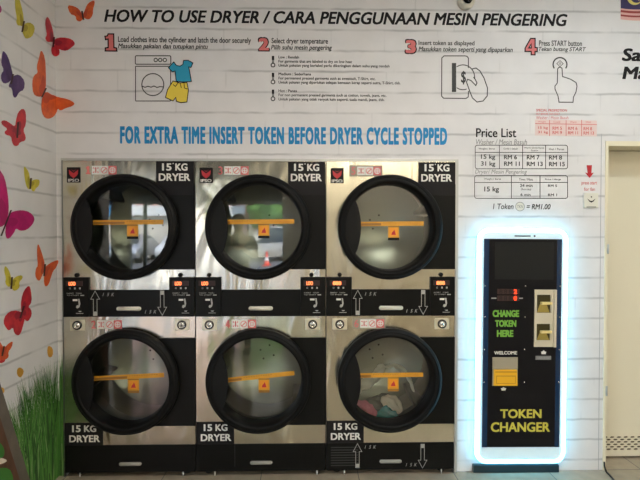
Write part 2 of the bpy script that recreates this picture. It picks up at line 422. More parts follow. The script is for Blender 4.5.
mb.box(x0, x1, YD + 0.006, YD + 0.03, zc1 + 0.02, DZ - 0.035, 'door_cream'); mb.box(x0, x1, YD + 0.006, YD + 0.03, 0.012, zc0 - 0.02, 'door_cream')
mb.box(x0, x1, YD + 0.022, YD + 0.03, zc0 - 0.02, zc1 + 0.02, 'vent_dark')
door = tag(mb.build('door_1'), kind='structure')
for (u, v) in ((607.5, 249), (606, 391)):
    p = back(u, v, -0.012); h = MB(); h.tube([(p.x + .004, p.y, p.z - 0.03), (p.x + .004, p.y, p.z + 0.03)], 0.006, 'trim_alu'); h.build('hinge', door)

# surface camera at the top of the wall
p = back(465.5, 2.0)
t = thing('security_camera', 'small white round camera with black lens high on the wall above the heading', 'security camera', (p.x, 0, p.z))
mb = MB(); mb.lathe_y(0, 0.0, [(0, 0), (0.052, -0.0), (0.052, -0.02), (0.046, -0.035), (0.03, -0.045)], 'camera_white', 40); mb.build('housing', t)
mb = MB(); mb.lathe_y(0.008, 0.008, [(0.029, -0.03), (0.028, -0.046), (0.02, -0.058), (0, -0.063)], 'camera_lens', 32); mb.build('lens', t)

# ------------------------------------------------------------------ dryers
N1 = [(.28, 0), (.74, 0), (.76, .80), (.97, .82), (1, 1), (.02, 1), (.03, .82), (.27, .80), (.27, .30), (.06, .34), (0, .14), (.20, .12)]
N4 = [(.45, 0), (.82, 0), (.82, .55), (1, .56), (1, .80), (.82, .80), (.82, 1), (.50, 1), (.50, .80), (0, .80), (0, .60)]
N4h = [(.50, .34), (.50, .58), (.30, .58)]
def shape_numeral(mb, n, x0, x1, z0, z1, y, m, grow_=0.0):
    P = N1 if n == '1' else N4; f = lambda p: (x0 + p[0] * (x1 - x0), z1 - p[1] * (z1 - z0))
    mb.prism([f(p) for p in P], y, y + .0002, m, holes=[[f(p) for p in N4h]] if n == '4' else ())
ZU, ZL = 1.535, 0.600; DCX = -0.012; FY = -0.03
_mc = {}
def cached(key, fn):
    if key not in _mc: _mc[key] = fn()
    return _mc[key]
def m_cabinet():
    mb = MB(); e = 0.012
    mb.box(-0.397, -0.385, FY + .002, 1.05, 0.03, 1.938, 'charcoal_metal'); mb.box(0.385, 0.397, FY + .002, 1.05, 0.03, 1.938, 'charcoal_metal')
    mb.box(-0.385, 0.385, 1.04, 1.05, 0.03, 1.938, 'charcoal_metal'); mb.box(-0.385, 0.385, FY + .002, 1.04, 1.928, 1.938, 'charcoal_metal'); mb.box(-0.385, 0.385, FY + .002, 1.04, 0.03, 0.04, 'charcoal_metal')
    mb.box(-0.385, 0.385, 0.0, 1.04, 1.06, 1.075, 'charcoal_metal')
    return mb.mesh('cabinet')
def m_front():
    mb = MB(); cz = lambda z: [(DCX + 0.285 * math.cos(2 * PI * k / 64), z + 0.285 * math.sin(2 * PI * k / 64)) for k in range(64)]
    mb.prism([(-0.397, 0.2), (0.397, 0.2), (0.397, 1.938), (-0.397, 1.938)], FY, FY + 0.002, 'steel', holes=[cz(ZU), cz(ZL)])
    return mb.mesh('front_panel')
def m_drum(z):
    def fn():
        mb = MB()
        mb.lathe_y(DCX, z, [(0.262, 0.0), (0.268, 0.03), (0.345, 0.035)], 'charcoal_metal', 64)
        mb.lathe_y(DCX, z, [(0.345, 0.036), (0.352, 0.05), (0.352, 0.30), (0.356, 0.302), (0.356, 0.308), (0.352, 0.31), (0.352, 0.56)], 'drum_steel', 64)
        mb.lathe_y(DCX, z, [(0.352, 0.56), (0.345, 0.572), (0, 0.574)], 'drum_steel', 64)
        # perforations: groups of four on the back disc and rows round the shell
        for dx, dz in ((-0.046, 0.014), (0.020, 0.048), (0.050, -0.026), (-0.024, -0.050)):
            mb.lathe_y(DCX + dx, z + dz + (0.03 if z < 1 else 0.045), [(0.0075, 0.5715), (0, 0.5713)], 'hole_black', 10, False)
        return mb.mesh('drum')
    return fn
def m_lifter(z, k):
    def fn():
        mb = MB(); a0 = math.radians((20 if z > 1 else 75) + 120 * k); i = mb.mi('lifter_steel'); rings = []
        for y in (0.06, 0.55):
            rings.append([mb.bm.verts.new((DCX + r * math.cos(a0 + da), y, z + r * math.sin(a0 + da))) for r, da in ((0.350, -0.11), (0.29, -0.03), (0.285, 0.0), (0.29, 0.03), (0.350, 0.11))])
        for q in range(4): mb._f([rings[0][q], rings[0][q + 1], rings[1][q + 1], rings[1][q]], i, True)
        mb._f(rings[0][::-1], i); mb._f(rings[1], i)
        return mb.mesh('lifter')
    return fn
def m_ring(z):
    def fn():
        mb = MB()
        mb.lathe_y(DCX, z, [(0.290, -0.030), (0.312, -0.038), (0.319, -0.06), (0.319, -0.085), (0.314, -0.098), (0.300, -0.106)], 'black_plastic', 96)
        mb.lathe_y(DCX, z, [(0.300, -0.106), (0.296, -0.103), (0.290, -0.110), (0.276, -0.112), (0.268, -0.104), (0.262, -0.06), (0.259, -0.022), (0.259, 0.0), (0.285, 0.0), (0.290, -0.03)], 'black_rubber', 96)
        return mb.mesh('door')
    return fn
def m_glass(z):
    def fn():
        mb = MB(); mb.lathe_y(DCX, z, [(0.2595, -0.020), (0.20, -0.0206), (0.10, -0.021), (0, -0.0211)], 'door_glass', 64); return mb.mesh('door_glass')
    return fn
def m_handle(z):
    def fn():
        mb = MB(); r = 0.272; P = []
        a = math.asin(0.165 / r)
        for k in range(21):
            t = PI - a + 2 * a * k / 20; P.append((DCX + r * math.cos(t), z + r * math.sin(t)))
        for k in range(1, 20):
            t = -1 + 2 * k / 20; P.append((DCX - 0.180 - 0.034 * t * t, z + 0.165 * t))
        mb.prism(P, -0.108, -0.092, 'black_plastic', smooth=True)
        return mb.mesh('door_handle')
    return fn
def m_hinge(z0, z1):
    def fn():
        zc = ZU if z0 > 1 else ZL; R_ = 0.298; mb = MB()
        a0 = math.asin(max(-1, (z0 - zc) / R_)); a1 = math.asin(min(1, (z1 - zc) / R_))
        arc = [(DCX + R_ * math.cos(a1 + (a0 - a1) * k / 40), zc + R_ * math.sin(a1 + (a0 - a1) * k / 40)) for k in range(41)]
        mb.prism(arc + [(0.397, z0), (0.397, z1)], FY - 0.012, FY, 'black_enamel')
        return mb.mesh('hinge_cover')
    return fn
def m_ctrl(side_):
    def fn():
        mb = MB(); x0, x1 = (-0.396, -0.242) if side_ < 0 else (0.243, 0.396)
        mb.box(x0, x1, FY - 0.014, FY, 0.989, 1.230, 'black_enamel', 0.003); y = FY - 0.0146; cx = (x0 + x1) / 2
        for k, s in enumerate(('0', '1', '1')): letter(mb, s, cx - 0.04 + k * 0.03, cx - 0.03 + k * 0.03, 1.158, 1.169, y, 'grey_print')
        letter(mb, 'INSERT', cx - 0.055, cx - 0.012, 1.130, 1.137, y, 'grey_print'); letter(mb, 'TOKEN', cx + 0.0, cx + 0.035, 1.130, 1.137, y, 'grey_print')
        letter(mb, 'TO START', cx - 0.055, cx + 0.02, 1.118, 1.125, y, 'grey_print'); mb.box(cx + .028, cx + 0.05, y, y + .001, 1.118, 1.124, 'grey_print')
        mb.prism([(cx + .020, 1.02), (cx + .030, 1.02), (cx + .034, 1.026), (cx + .014, 1.026)], y, y + .001, 'grey_print'); mb.box(cx + 0.0, cx + 0.045, y, y + .001, 1.010, 1.013, 'grey_print')
        return mb.mesh('control_panel')
    return fn
def m_disp(side_, wide):
    def fn():
        mb = MB(); x0, x1 = (-0.396, -0.242) if side_ < 0 else (0.243, 0.396); cx = (x0 + x1) / 2; y = FY - 0.0175
        mb.box(cx - 0.058, cx + 0.042, y, FY - 0.014, 1.178, 1.208, 'led_dim')
        letter(mb, '888' if wide else 'LOO', cx - 0.040, cx + (0.012 if wide else 0.0), 1.181, 1.204, y - .0005, 'led_hot', bold=0.05)
        letter(mb, '00', cx + 0.016, cx + 0.036, 1.185, 1.201, y - .0005, 'led_dim', bold=0.0)
        return mb.mesh('display')
    return fn
def m_slot(side_):
    def fn():
        mb = MB(); x0, x1 = (-0.396, -0.242) if side_ < 0 else (0.243, 0.396); cx = (x0 + x1) / 2; y = FY - 0.016
        mb.box(cx - 0.018, cx + 0.010, y, FY - 0.013, 1.087, 1.098, 'white_print')
        mb.prism([(cx + .014, 1.100), (cx + .022, 1.100), (cx + .027, 1.070), (cx + .022, 1.050), (cx + .010, 1.042), (cx + .002, 1.048), (cx + .006, 1.060), (cx + .018, 1.062)], y, FY - 0.013, 'grey_print')
        return mb.mesh('token_slot')
    return fn
def m_strip():
    mb = MB(); mb.box(-0.242, 0.243, FY - 0.008, FY, 0.989, 1.153, 'black_enamel', 0.002); return mb.mesh('lint_drawer')
def m_pill(x0, x1, z0, z1, m, y):
    def fn():
        mb = MB(); r = (z1 - z0) / 2; mb.tube([(x0 + r, y, (z0 + z1) / 2), (x1 - r, y, (z0 + z1) / 2)], r, m, 14)
        mb.ico((x0 + r, y, (z0 + z1) / 2), r, m, 2); mb.ico((x1 - r, y, (z0 + z1) / 2), r, m, 2)
        return mb.mesh('drawer_handle')
    return fn
def m_kick(kind):
    def fn():
        mb = MB(); mb.box(-0.396, 0.396, FY - 0.004, FY + 0.02, 0.032, 0.2, 'black_enamel', 0.002)
        if kind:   # louvre grooves at the left end
            for k in range(8): mb.box(-0.37, -0.20, FY - 0.0055, FY - 0.004, 0.058 + k * 0.016, 0.064 + k * 0.016, 'charcoal_metal')
        if kind == 0: mb.box(-0.163, -0.160, FY - 0.005, FY - .003, 0.06, 0.198, 'charcoal_metal')
        return mb.mesh('kick_panel')
    return fn
def m_lock(x):
    def fn():
        mb = MB(); z = 0.938
        mb.box(x - 0.045, x + 0.045, FY - 0.006, FY, z - 0.034, z + 0.034, 'lock_plate', 0.003)
        mb.lathe_y(x, z, [(0.028, FY - 0.006), (0.028, FY - 0.013), (0.020, FY - 0.014)], 'lock_dark', 32)
        mb.lathe_y(x, z, [(0.020, FY - 0.014), (0.0195, FY - 0.009), (0.011, FY - 0.009), (0.010, FY - 0.016), (0, FY - 0.016)], 'lock_chrome', 32)
        mb.box(x - .002, x + .002, FY - 0.0172, FY - 0.0155, z - .006, z + .006, 'lock_dark')
        return mb.mesh('coin_box_lock')
    return fn
def m_knob(x):
    def fn(): return MB().lathe_y(x, 1.243, [(0.013, FY), (0.013, FY - 0.01), (0.009, FY - 0.014), (0, FY - 0.015)], 'black_plastic', 24).mesh('key_knob')
    return fn
def m_badge():
    mb = MB(); x0, x1, z0, z1 = -0.372, -0.292, 1.806, 1.898; mb.box(x0, x1, FY - 0.003, FY, z0, z1, 'black_print'); y = FY - 0.0036; c = (x0 + x1) / 2
    # red folded chevron shield
    mb.prism([(c - .028, 1.884), (c - .016, 1.874), (c, 1.862), (c + .016, 1.874), (c + .028, 1.884), (c + .026, 1.858), (c + .018, 1.846), (c, 1.832), (c - .018, 1.846), (c - .026, 1.858)], y, y + .001, 'red_print')
    mb.prism([(c - .016, 1.886), (c, 1.872), (c + .016, 1.886), (c + .004, 1.878), (c, 1.876), (c - .004, 1.878)], y - .0002, y + .001, 'red_print')
    letter(mb, 'IPSO', x0 + 0.007, x1 - 0.007, 1.810, 1.828, y, 'white_print', bold=0.014)
    return mb.mesh('brand_badge')
def m_caplabel(up):
    def fn():
        mb = MB(); x0, x1, z0, z1 = (0.168, 0.395, 1.732, 1.934) if up else (-0.396, -0.166, 0.201, 0.338)
        mb.box(x0, x1, FY - 0.0135 if up else FY - 0.003, FY, z0, z1, 'black_print'); y = FY - 0.0142 if up else FY - .0036
        if up:
            letter(mb, '15', 0.204, 0.262, 1.878, 1.922, y, 'white_print', bold=0.03); letter(mb, 'KG', 0.284, 0.358, 1.878, 1.922, y, 'white_print', bold=0.03)
            letter(mb, 'DRYER', 0.184, 0.374, 1.816, 1.861, y, 'white_print', bold=0.026)
            mb.box(0.268, 0.274, y, y + .001, 1.918, 1.924, 'white_print')
        else:
            letter(mb, '15', -0.352, -0.300, 0.282, 0.324, y, 'white_print', bold=0.03); letter(mb, 'KG', -0.280, -0.206, 0.282, 0.324, y, 'white_print', bold=0.03)
            letter(mb, 'DRYER', -0.370, -0.184, 0.220, 0.263, y, 'white_print', bold=0.026)
        return mb.mesh('capacity_label')
    return fn
def m_warn(n, x0, z0, back_plate):
    """number and three little warning pictograms"""
    def fn():
        mb = MB(); y = FY - 0.0035; w, h = 0.186, 0.052
        if back_plate: mb.box(x0 - 0.012, x0 + w + 0.006, FY - 0.0015, FY, z0 - 0.008, z0 + h + 0.008, 'bezel_grey')
        if n in (1, 4): shape_numeral(mb, str(n), x0, x0 + 0.026, z0 + .002, z0 + h - .002, y, 'pink_print')
        else: letter(mb, str(n), x0, x0 + 0.026, z0 + 0.002, z0 + h - 0.002, y, 'pink_print', bold=0.008)
        X = x0 + 0.036
        for k in range(3):
            a, b = X + k * 0.050, X + k * 0.050 + 0.048
            mb.box(a, b, FY - 0.003, FY - 0.001, z0, z0 + h, 'paper_white' if k < 2 else 'pink_print')
            c, zc = (a + b) / 2, z0 + h / 2
            if k == 0:
                for q in (0, 1, 2, 3):
                    t = PI / 4 + q * PI / 2; mb.prism([(c + .022 * math.cos(t - .2), zc + .022 * math.sin(t - .2)), (c + .022 * math.cos(t + .2), zc + .022 * math.sin(t + .2)), (c + .008 * math.cos(t), zc + .008 * math.sin(t))], y, y + .0005, 'pink_print')
                mb.box(c - .003, c + .003, y, y + .0005, zc - .016, zc + .017, 'red_print')
            elif k == 1:
                mb.lathe_y(c, zc, [(0.020, y), (0.016, y)], 'pink_print', 20, False); mb.prism([(c - .015, zc - .011), (c - .011, zc - .015), (c + .015, zc + .011), (c + .011, zc + .015)], y, y + .0005, 'pink_print')
            else:
                mb.lathe_y(c, zc, [(0.019, y), (0.013, y)], 'paper_white', 20, False); mb.box(c - .012, c + .012, y, y + .0005, zc - .003, zc + .003, 'paper_white'); mb.box(c - .003, c + .003, y, y + .0005, zc - .012, zc + .012, 'paper_white')
        return mb.mesh('warning_label')
    return fn
def outline(mb, pts, w, y, m):
    i = mb.mi(m)
    for q in ribbon2(pts, w, True): mb._f([mb.bm.verts.new((p[0], y, p[1])) for p in q], i)
def m_arrow(up, z0, y):
    def fn():
        mb = MB(); h = 0.150; yy = y - 0.0008
        cx = -0.205 if up else 0.200
        P = [(cx - 0.011, z0), (cx - 0.011, z0 + 0.10), (cx - 0.027, z0 + 0.10), (cx, z0 + h), (cx + 0.027, z0 + 0.10), (cx + 0.011, z0 + 0.10), (cx + 0.011, z0)]
        if not up: P = [(a, 2 * z0 + h - b) for a, b in P]
        outline(mb, P, 0.0032, yy, 'grey_print')
        zb = z0 if up else z0 + h - 0.024
        mb.box(cx - 0.009, cx + 0.009, yy, yy + .0004, zb, zb + 0.024, 'grey_print')
        z1 = z0 + 0.118 if up else z0 + 0.012; x = cx + 0.045 if up else cx - 0.105
        for k, s in enumerate('15K'): letter(mb, s, x + k * 0.026, x + k * 0.026 + (0.008, 0.014, 0.018)[k], z1, z1 + 0.020, yy, 'grey_print', shear=0.3)
        return mb.mesh('airflow_arrow')
    return fn
def m_sticker(z, zs, tilt, dark):
    def fn():
        mb = MB(); y = -0.0235; w = 0.028; x0, x1 = -0.235, 0.205
        zf = lambda x: z + zs + math.tan(tilt) * x
        def quad(a, b, d0, d1, m, yy): mb.prism([(a, zf(a) + d0), (b, zf(b) + d0), (b, zf(b) + d1), (a, zf(a) + d1)], yy, yy + .0008, m)
        quad(x0, x1, -w / 2, w / 2, 'sticker_yellow', y)
        quad(x0, dark, -w / 2 + .004, 0.004, 'sticker_brown', y - .0006)
        for k in range(12): quad(dark + .012 + k * 0.015, dark + .020 + k * 0.015, 0.004, 0.007, 'sticker_brown', y - .0006)
        tx0, tx1 = -0.016, 0.052; zt = zf(0.02) - w / 2
        mb.prism([(tx0, zt), (tx1, zt), (tx1, zt - 0.086), (tx0, zt - 0.086)], y, y + .0008, 'sticker_yellow')
        mb.prism([(tx0 + .008, zt - .012), (tx1 - .008, zt - .012), (tx1 - .008, zt - .062), (tx0 + .008, zt - .062)], y - .0006, y, 'sticker_amber')
        c = (tx0 + tx1) / 2
        mb.prism([(c - .014, zt - .055), (c + .014, zt - .055), (c + .010, zt - .038), (c + .004, zt - .022), (c - .003, zt - .034), (c - .010, zt - .040)], y - .0012, y - .0006, 'red_print')
        mb.prism([(tx0, zt), (tx1, zt), (tx1, zt - 0.007), (tx0, zt - .007)], y - .0006, y, 'sticker_brown')
        mb.prism([(tx0, zt - .072), (tx1, zt - .072), (tx1, zt - 0.088), (tx0, zt - .088)], y - .0006, y, 'black_print' if zs > 0.02 else 'sticker_brown')
        return mb.mesh('caution_sticker')
    return fn
def m_foot(x):
    def fn(): return MB().lathe_z(x).mesh('foot') if False else _foot(x)
    return fn
def _foot(x):
    mb = MB(); mb.tube([(x, 0.03, 0.002), (x, 0.03, 0.031)], 0.022, 'charcoal_metal', 16); return mb.mesh('foot')
def _clip(x):
    mb = MB(); mb.tube([(x, FY + .004, 0.004), (x, FY + .004, 0.034)], 0.004, 'white_print', 8); return mb.mesh('levelling_pin')

dryer_labels = ['stacked stainless dryer at the left end beside the grass mural',
                'middle stacked stainless dryer, the only one without arrows',
                'stacked stainless dryer nearest the token changer, clothes in its lower drum']
for d, X in enumerate((-0.8, 0.0, 0.8)):
    t = thing('tumble_dryer', dryer_labels[d], 'dryer', (X, 0, 0), 'stacked dryers along the wall')
    put('cabinet', cached('cab', m_cabinet), t); put('front_panel', cached('front', m_front), t)
    for z, nm in ((ZU, 'u'), (ZL, 'l')):
        dr = put('drum', cached('drum' + nm, m_drum(z)), t)
        for k in range(3): put('lifter', cached(f'lift{nm}{k}', m_lifter(z, k)), dr)
        door_ = put('door', cached('ring' + nm, m_ring(z)), t)
        put('door_glass', cached('glass' + nm, m_glass(z)), door_); put('door_handle', cached('hand' + nm, m_handle(z)), door_)
        zs, tl, dk = {(0, 'u'): (0.030, 0.01, -0.03), (1, 'u'): (0.034, 0.01, -0.19), (2, 'u'): (0.022, 0.01, -0.06), (0, 'l'): (0.018, 0.045, -0.02), (1, 'l'): (0.014, 0.10, -0.12), (2, 'l'): (0.018, 0.01, -0.12)}[(d, nm)]
        st = put('caution_sticker', m_sticker(z, zs, tl, dk)(), door_); st['label'] = 'yellow caution strip and tag stuck on the glass'
        hc = put('hinge_cover', cached('hinge' + nm, m_hinge(*((1.277, 1.80) if nm == 'u' else (0.318, 0.857)))), t)
        put('capacity_label', cached('cap' + nm, m_caplabel(nm == 'u')), t)
        n = {'u': (1, 3, 5), 'l': (2, 4, 6)}[nm][d]
        wx = {'u': (-0.258, -0.258, -0.245), 'l': (-0.232, -0.215, -0.225)}[nm][d]
        put('warning_label', m_warn(n, wx, 1.855 if nm == 'u' else 0.915, d == 2)(), t)
    for sd in (-1, 1):
        c = put('control_panel', cached(f'ctrl{sd}', m_ctrl(sd)), t)
        put('display', cached(f'disp{sd}{d == 2}', m_disp(sd, d == 2)), c)['label'] = 'lit red digits'
        put('token_slot', cached(f'slot{sd}', m_slot(sd)), c)
        put('coin_box_lock', cached(f'lock{sd}', m_lock(-0.315 if sd < 0 else 0.318)), t)
        put('key_knob', cached(f'knob{sd}', m_knob(-0.316 if sd < 0 else 0.310)), t)
        put('foot', cached(f'foot{sd}', m_foot(0.33 * sd)), t)
    for x in ((-0.285,) if d != 0 else (-0.31,)) + ((0.32,) if d != 1 else (0.345,)): put('levelling_pin', _clip(x), t)
    s = put('lint_drawer', cached('strip', m_strip), t)
    put('drawer_handle', cached('pill', m_pill(-0.075, 0.075, 1.026, 1.052, 'handle_cream', FY - 0.014)), s)
    k = put('kick_panel', m_kick((0, 0, 1)[d] if d else 2)() if d != 0 else m_kick(None)(), t)
    put('drawer_handle', cached('pill2', m_pill(-0.068, 0.070, 0.074, 0.096, 'handle_grey', FY - 0.008)), k)
    put('brand_badge', cached('badge', m_badge), t)
    if d != 1:
        put('airflow_arrow', cached('au', m_arrow(True, 0.997, FY - 0.008)), t); put('airflow_arrow', cached('ad', m_arrow(False, 0.997, FY - 0.008)), t)
    if d == 2:
        put('airflow_arrow', cached('au2', m_arrow(True, 0.047, FY - 0.0056)), t); put('airflow_arrow', cached('ad2', m_arrow(False, 0.040, FY - 0.0056)), t)

# laundry in the right-hand lower drum
mat('cloth_white', (0.72, 0.72, 0.66), 0.9, bump=0.3, bscale=60); mat('cloth_pink', (0.62, 0.20, 0.30), 0.9, bump=0.3, bscale=60)
mat('cloth_teal', (0.04, 0.34, 0.38), 0.9, bump=0.3, bscale=60); mat('cloth_cream', (0.75, 0.66, 0.54), 0.9, bump=0.3, bscale=60); mat('cloth_grey', (0.16, 0.17, 0.16), 0.9, bump=0.3, bscale=40)
def crumple(name, label, pts, r, m, seed, flat=0.6, cat='laundry'):
    """a garment fallen into soft folds: a thick path of cloth with pleats"""
    mb = MB(); i = mb.mi(m); P = [Vector(p) for p in pts]; fine = []
    for a, b in zip(P, P[1:]):
        for k in range(8): fine.append(a.lerp(b, k / 8))
    fine.append(P[-1]); N = len(fine); rings = []
    for _ in range(3): fine = [fine[0]] + [(fine[k - 1] + fine[k] * 2 + fine[k + 1]) / 4 for k in range(1, N - 1)] + [fine[-1]]
    for k, c in enumerate(fine):
        d = (fine[min(k + 1, N - 1)] - fine[max(k - 1, 0)]).normalized(); u = d.cross(Vector((0, 1, 0))).normalized(); w = Vector((0, 1, 0))
        e = math.sin(PI * (k + 0.6) / (N + 0.2)) ** 0.4; ring = []
        for q in range(28):
            a = 2 * PI * q / 28
            rr = r * e * (1 + 0.16 * math.sin(7 * a + k * 0.3 + seed) + 0.10 * math.sin(3 * a - k * .5) + 0.6 * noise.noise(c * 30 + Vector((math.cos(a), math.sin(a), seed)) * 1.6))
            ring.append(mb.bm.verts.new(c + u * math.cos(a) * rr + w * math.sin(a) * rr * flat))
        rings.append(ring)
    for a, b in zip(rings, rings[1:]):
        for q in range(28): mb._f([a[q], a[(q + 1) % 28], b[(q + 1) % 28], b[q]], i, True)
    mb._f(rings[0][::-1], i); mb._f(rings[-1], i)
    tag(mb.build(name), label, cat, 'clothes in the lower right drum')
def dl(u, v, y): return survey(u, v, 1, y)
crumple('white_towel', 'white towel twisted round the upper left inside the lower right dryer drum', [dl(355, 400, .14), dl(357, 388, .13), dl(366, 383, .12), dl(374, 378, .12), dl(379, 371, .13), dl(384, 365, .15)], 0.034, 'cloth_white', 1.0)
crumple('white_sheet', 'thin white cloth trailing over the drum top in the lower right dryer', [dl(384, 367, .3), dl(394, 365, .3), dl(404, 370, .3), dl(410, 380, .3), dl(414, 392, .3)], 0.014, 'cloth_white', 2.2)
crumple('pink_garment', 'pink garment at the bottom left of the lower right dryer drum', [dl(355, 402, .12), dl(362, 406, .12), dl(369, 411, .12), dl(376, 416, .12)], 0.036, 'cloth_pink', 3.1)
crumple('teal_garment', 'teal garment at the very bottom of the lower right dryer drum', [dl(376, 417, .14), dl(383, 414, .14), dl(390, 415, .14), dl(397, 418, .14)], 0.038, 'cloth_teal', 4.7)
crumple('cream_garment', 'cream garment lying on the teal one in the lower right dryer drum', [dl(381, 399, .20), dl(388, 401, .20), dl(395, 406, .20), dl(401, 412, .20)], 0.042, 'cloth_cream', 5.9)
crumple('grey_garment', 'dark grey garment behind the others in the lower right dryer drum', [dl(366, 402, .35), dl(377, 404, .35), dl(388, 402, .36), dl(400, 404, .35)], 0.055, 'cloth_grey', 6.3)

# ------------------------------------------------------------------ token changer
cxl, cxr = back(483.0, 350, -.055).x, back(560.0, 350, -.055).x
t = thing('token_changer', 'phone-shaped black token changer outlined by a glowing blue-white tube, standing by the door', 'token changer', ((cxl + cxr) / 2, 0, 0.0))
TX = (cxl + cxr) / 2
def cz(v, y=-.055): return survey(520, v, 1, y).z
def cx(u, v=300, y=-.055): return survey(u, v, 1, y).x - TX
bx0, bx1, bz0, bz1 = cx(478.0), cx(565.0), cz(462.5), cz(230.0)
mb = MB(); mb.prism(rrect(bx0, bz0, bx1, bz1, 0.062, 8), -0.050, -0.001, 'changer_white'); mb.prism([(cx(513), cz(236.6)), (cx(529), cz(236.6)), (cx(529), cz(235.4)), (cx(513), cz(235.4))], -.0512, -.05, 'black_print'); mb.lathe_y(cx(533), cz(236), [(0.006, -.0512), (0, -.0512)], 'black_print', 16, False)
mb.build('body', t)
pts = rrect(bx0 + 0.002, bz0 + 0.004, bx1 - 0.002, bz1 - 0.004, 0.058, 8)
dense = []
for k in range(len(pts)):
    a, b = Vector(pts[k]), Vector(pts[(k + 1) % len(pts)]); n = max(1, int((b - a).length / 0.08))
    for q in range(n): dense.append(a.lerp(b, q / n))
mb = MB(); mb.tube([(p[0], -0.042, p[1]) for p in dense], 0.0155, 'tube_glow', 12, True); mb.build('neon_tube', t)['label'] = 'glowing blue-white neon tube'
px0, px1, pz0, pz1 = cx(482.5), cx(560), cz(447.0), cz(239.0)
mb = MB(); mb.box(px0, px1, -0.058, -0.050, pz0, pz1, 'changer_black', 0.002)
mat('neon_sheen_navy', (0.0, 0.022, 0.075), 0.15)  # navy strips paint the tube's blue reflection along the fascia edges
for xa_, xb_ in ((px0, px0 + .030), (px1 - .030, px1)): mb.box(xa_, xb_, -.0583, -.058, pz0, pz1, 'neon_sheen_navy')
for v in (286, 317, 349.5, 382):
    for u in (483.8, 514 + 10, 558.7): mb.lathe_y(cx(u), cz(v), [(0.004, -.0588), (0.003, -.0605), (0, -.061)], 'lock_chrome', 10)
Y = -0.0585
letter(mb, 'CHANGE', cx(491.5), cx(518), cz(317), cz(310), Y, 'lime_print', bold=0.05)
letter(mb, 'TOKEN', cx(494), cx(515.3), cz(326.8), cz(320), Y, 'lime_print', bold=0.05)
letter(mb, 'HERE', cx(496), cx(512.5), cz(336.8), cz(330), Y, 'lime_print', bold=0.05)
letter(mb, 'WELCOME', cx(493.5), cx(516.5), cz(354.4), cz(351), Y, 'white_print', bold=0.03)
letter(mb, 'TOKEN', cx(500.3), cx(541.7), cz(418), cz(409), Y, 'gold_print', bold=0.028)
letter(mb, 'CHANGER', cx(491), cx(550.3), cz(431.7), cz(422), Y, 'gold_print', bold=0.028)
mb.build('fascia', t)
mb = MB(); mb.box(cx(493), cx(552), -0.0595, -0.058, cz(279.5), cz(242), 'screen_dark', 0.0005); mb.build('screen', t)
mb = MB()
for v in (291.6, 298.2):
    mb.box(cx(496), cx(518), -0.0592, -0.058, cz(v + 2.6), cz(v - 2.6), 'led_dim')
    for k in range(3): letter(mb, '8', cx(498 + k * 4.6), cx(501 + k * 4.6), cz(v + 2.1), cz(v - 2.1), -.0596, 'black_print')
    letter(mb, '2' if v < 295 else '0', cx(512.3), cx(515.6), cz(v + 2.3), cz(v - 2.3), -.0598, 'led_red', bold=0.05)
mb.box(cx(490), cx(495), -.0592, -.058, cz(298.7), cz(297.7), 'grey_print'); mb.box(cx(517.5), cx(521.5), -.0592, -.058, cz(298.7), cz(297.7), 'grey_print')
mb.build('digit_display', t)
# dispensing trays
trp = MB()
z0, z1 = cz(346.5), cz(289.5)
hol = []
for va, vb in ((294.5, 312.5), (323.5, 340)):
    hol.append([(cx(535.2), cz(vb)), (cx(548.8), cz(vb)), (cx(548.8), cz(va)), (cx(535.2), cz(va))])
trp.prism([(cx(533), z0), (cx(554), z0), (cx(554), z1), (cx(533), z1)], -0.066, -0.058, 'cream_panel', holes=hol)
trp.box(cx(551.6), cx(554), -0.078, -0.066, z0, z1, 'cream_panel')
tr = trp.build('dispenser_panel', t)
for (va, vb), vl in (((294.5, 312.5), 303), ((323.5, 340), 331.5)):
    mb = MB(); xa, xb = cx(535.2), cx(548.8); za, zb = cz(vb), cz(va)
    mb.box(xa, xb, -.0585, -.0582, za, zb, 'brass_dark')
    m_ = (xa + xb) / 2
    mb.prism([(xa + .004, za + .002), (xb - .004, za + .002), (xb - .022, cz(vl + 1)), (xa + .022, cz(vl + 1))], -.0605, -.0585, 'brass')
    mb.prism([(xa + .010, zb - .004), (xb - .004, zb - .004), (xb - .008, cz(vl - 2)), (xa + .02, cz(vl - 2))], -.0595, -.0585, 'brass_dark')
    mb.box(xa + 0.022, xb + 0.004, -0.082, -0.0585, cz(vl + 1.2), cz(vl - 1.4), 'brass_lip', 0.003)
    mb.build('token_tray', tr)
mb = MB(); mb.box(cx(535), cx(550.5), -.0592, -.058, cz(359.6), cz(355.8), 'mid_grey_print'); letter(mb, 'TOKEN OUTLET', cx(536), cx(549.5), cz(358.6), cz(356.8), -.0598, 'grey_print')
mb.prism([(cx(540.5), cz(351.5)), (cx(545.5), cz(351.5)), (cx(545), cz(354)), (cx(541), cz(354))], -.0592, -.058, 'white_print'); mb.prism([(cx(541.6), cz(351.5)), (cx(544.4), cz(351.5)), (cx(543), cz(350.2))], -.0592, -.058, 'white_print')
mb.build('outlet_label', t)
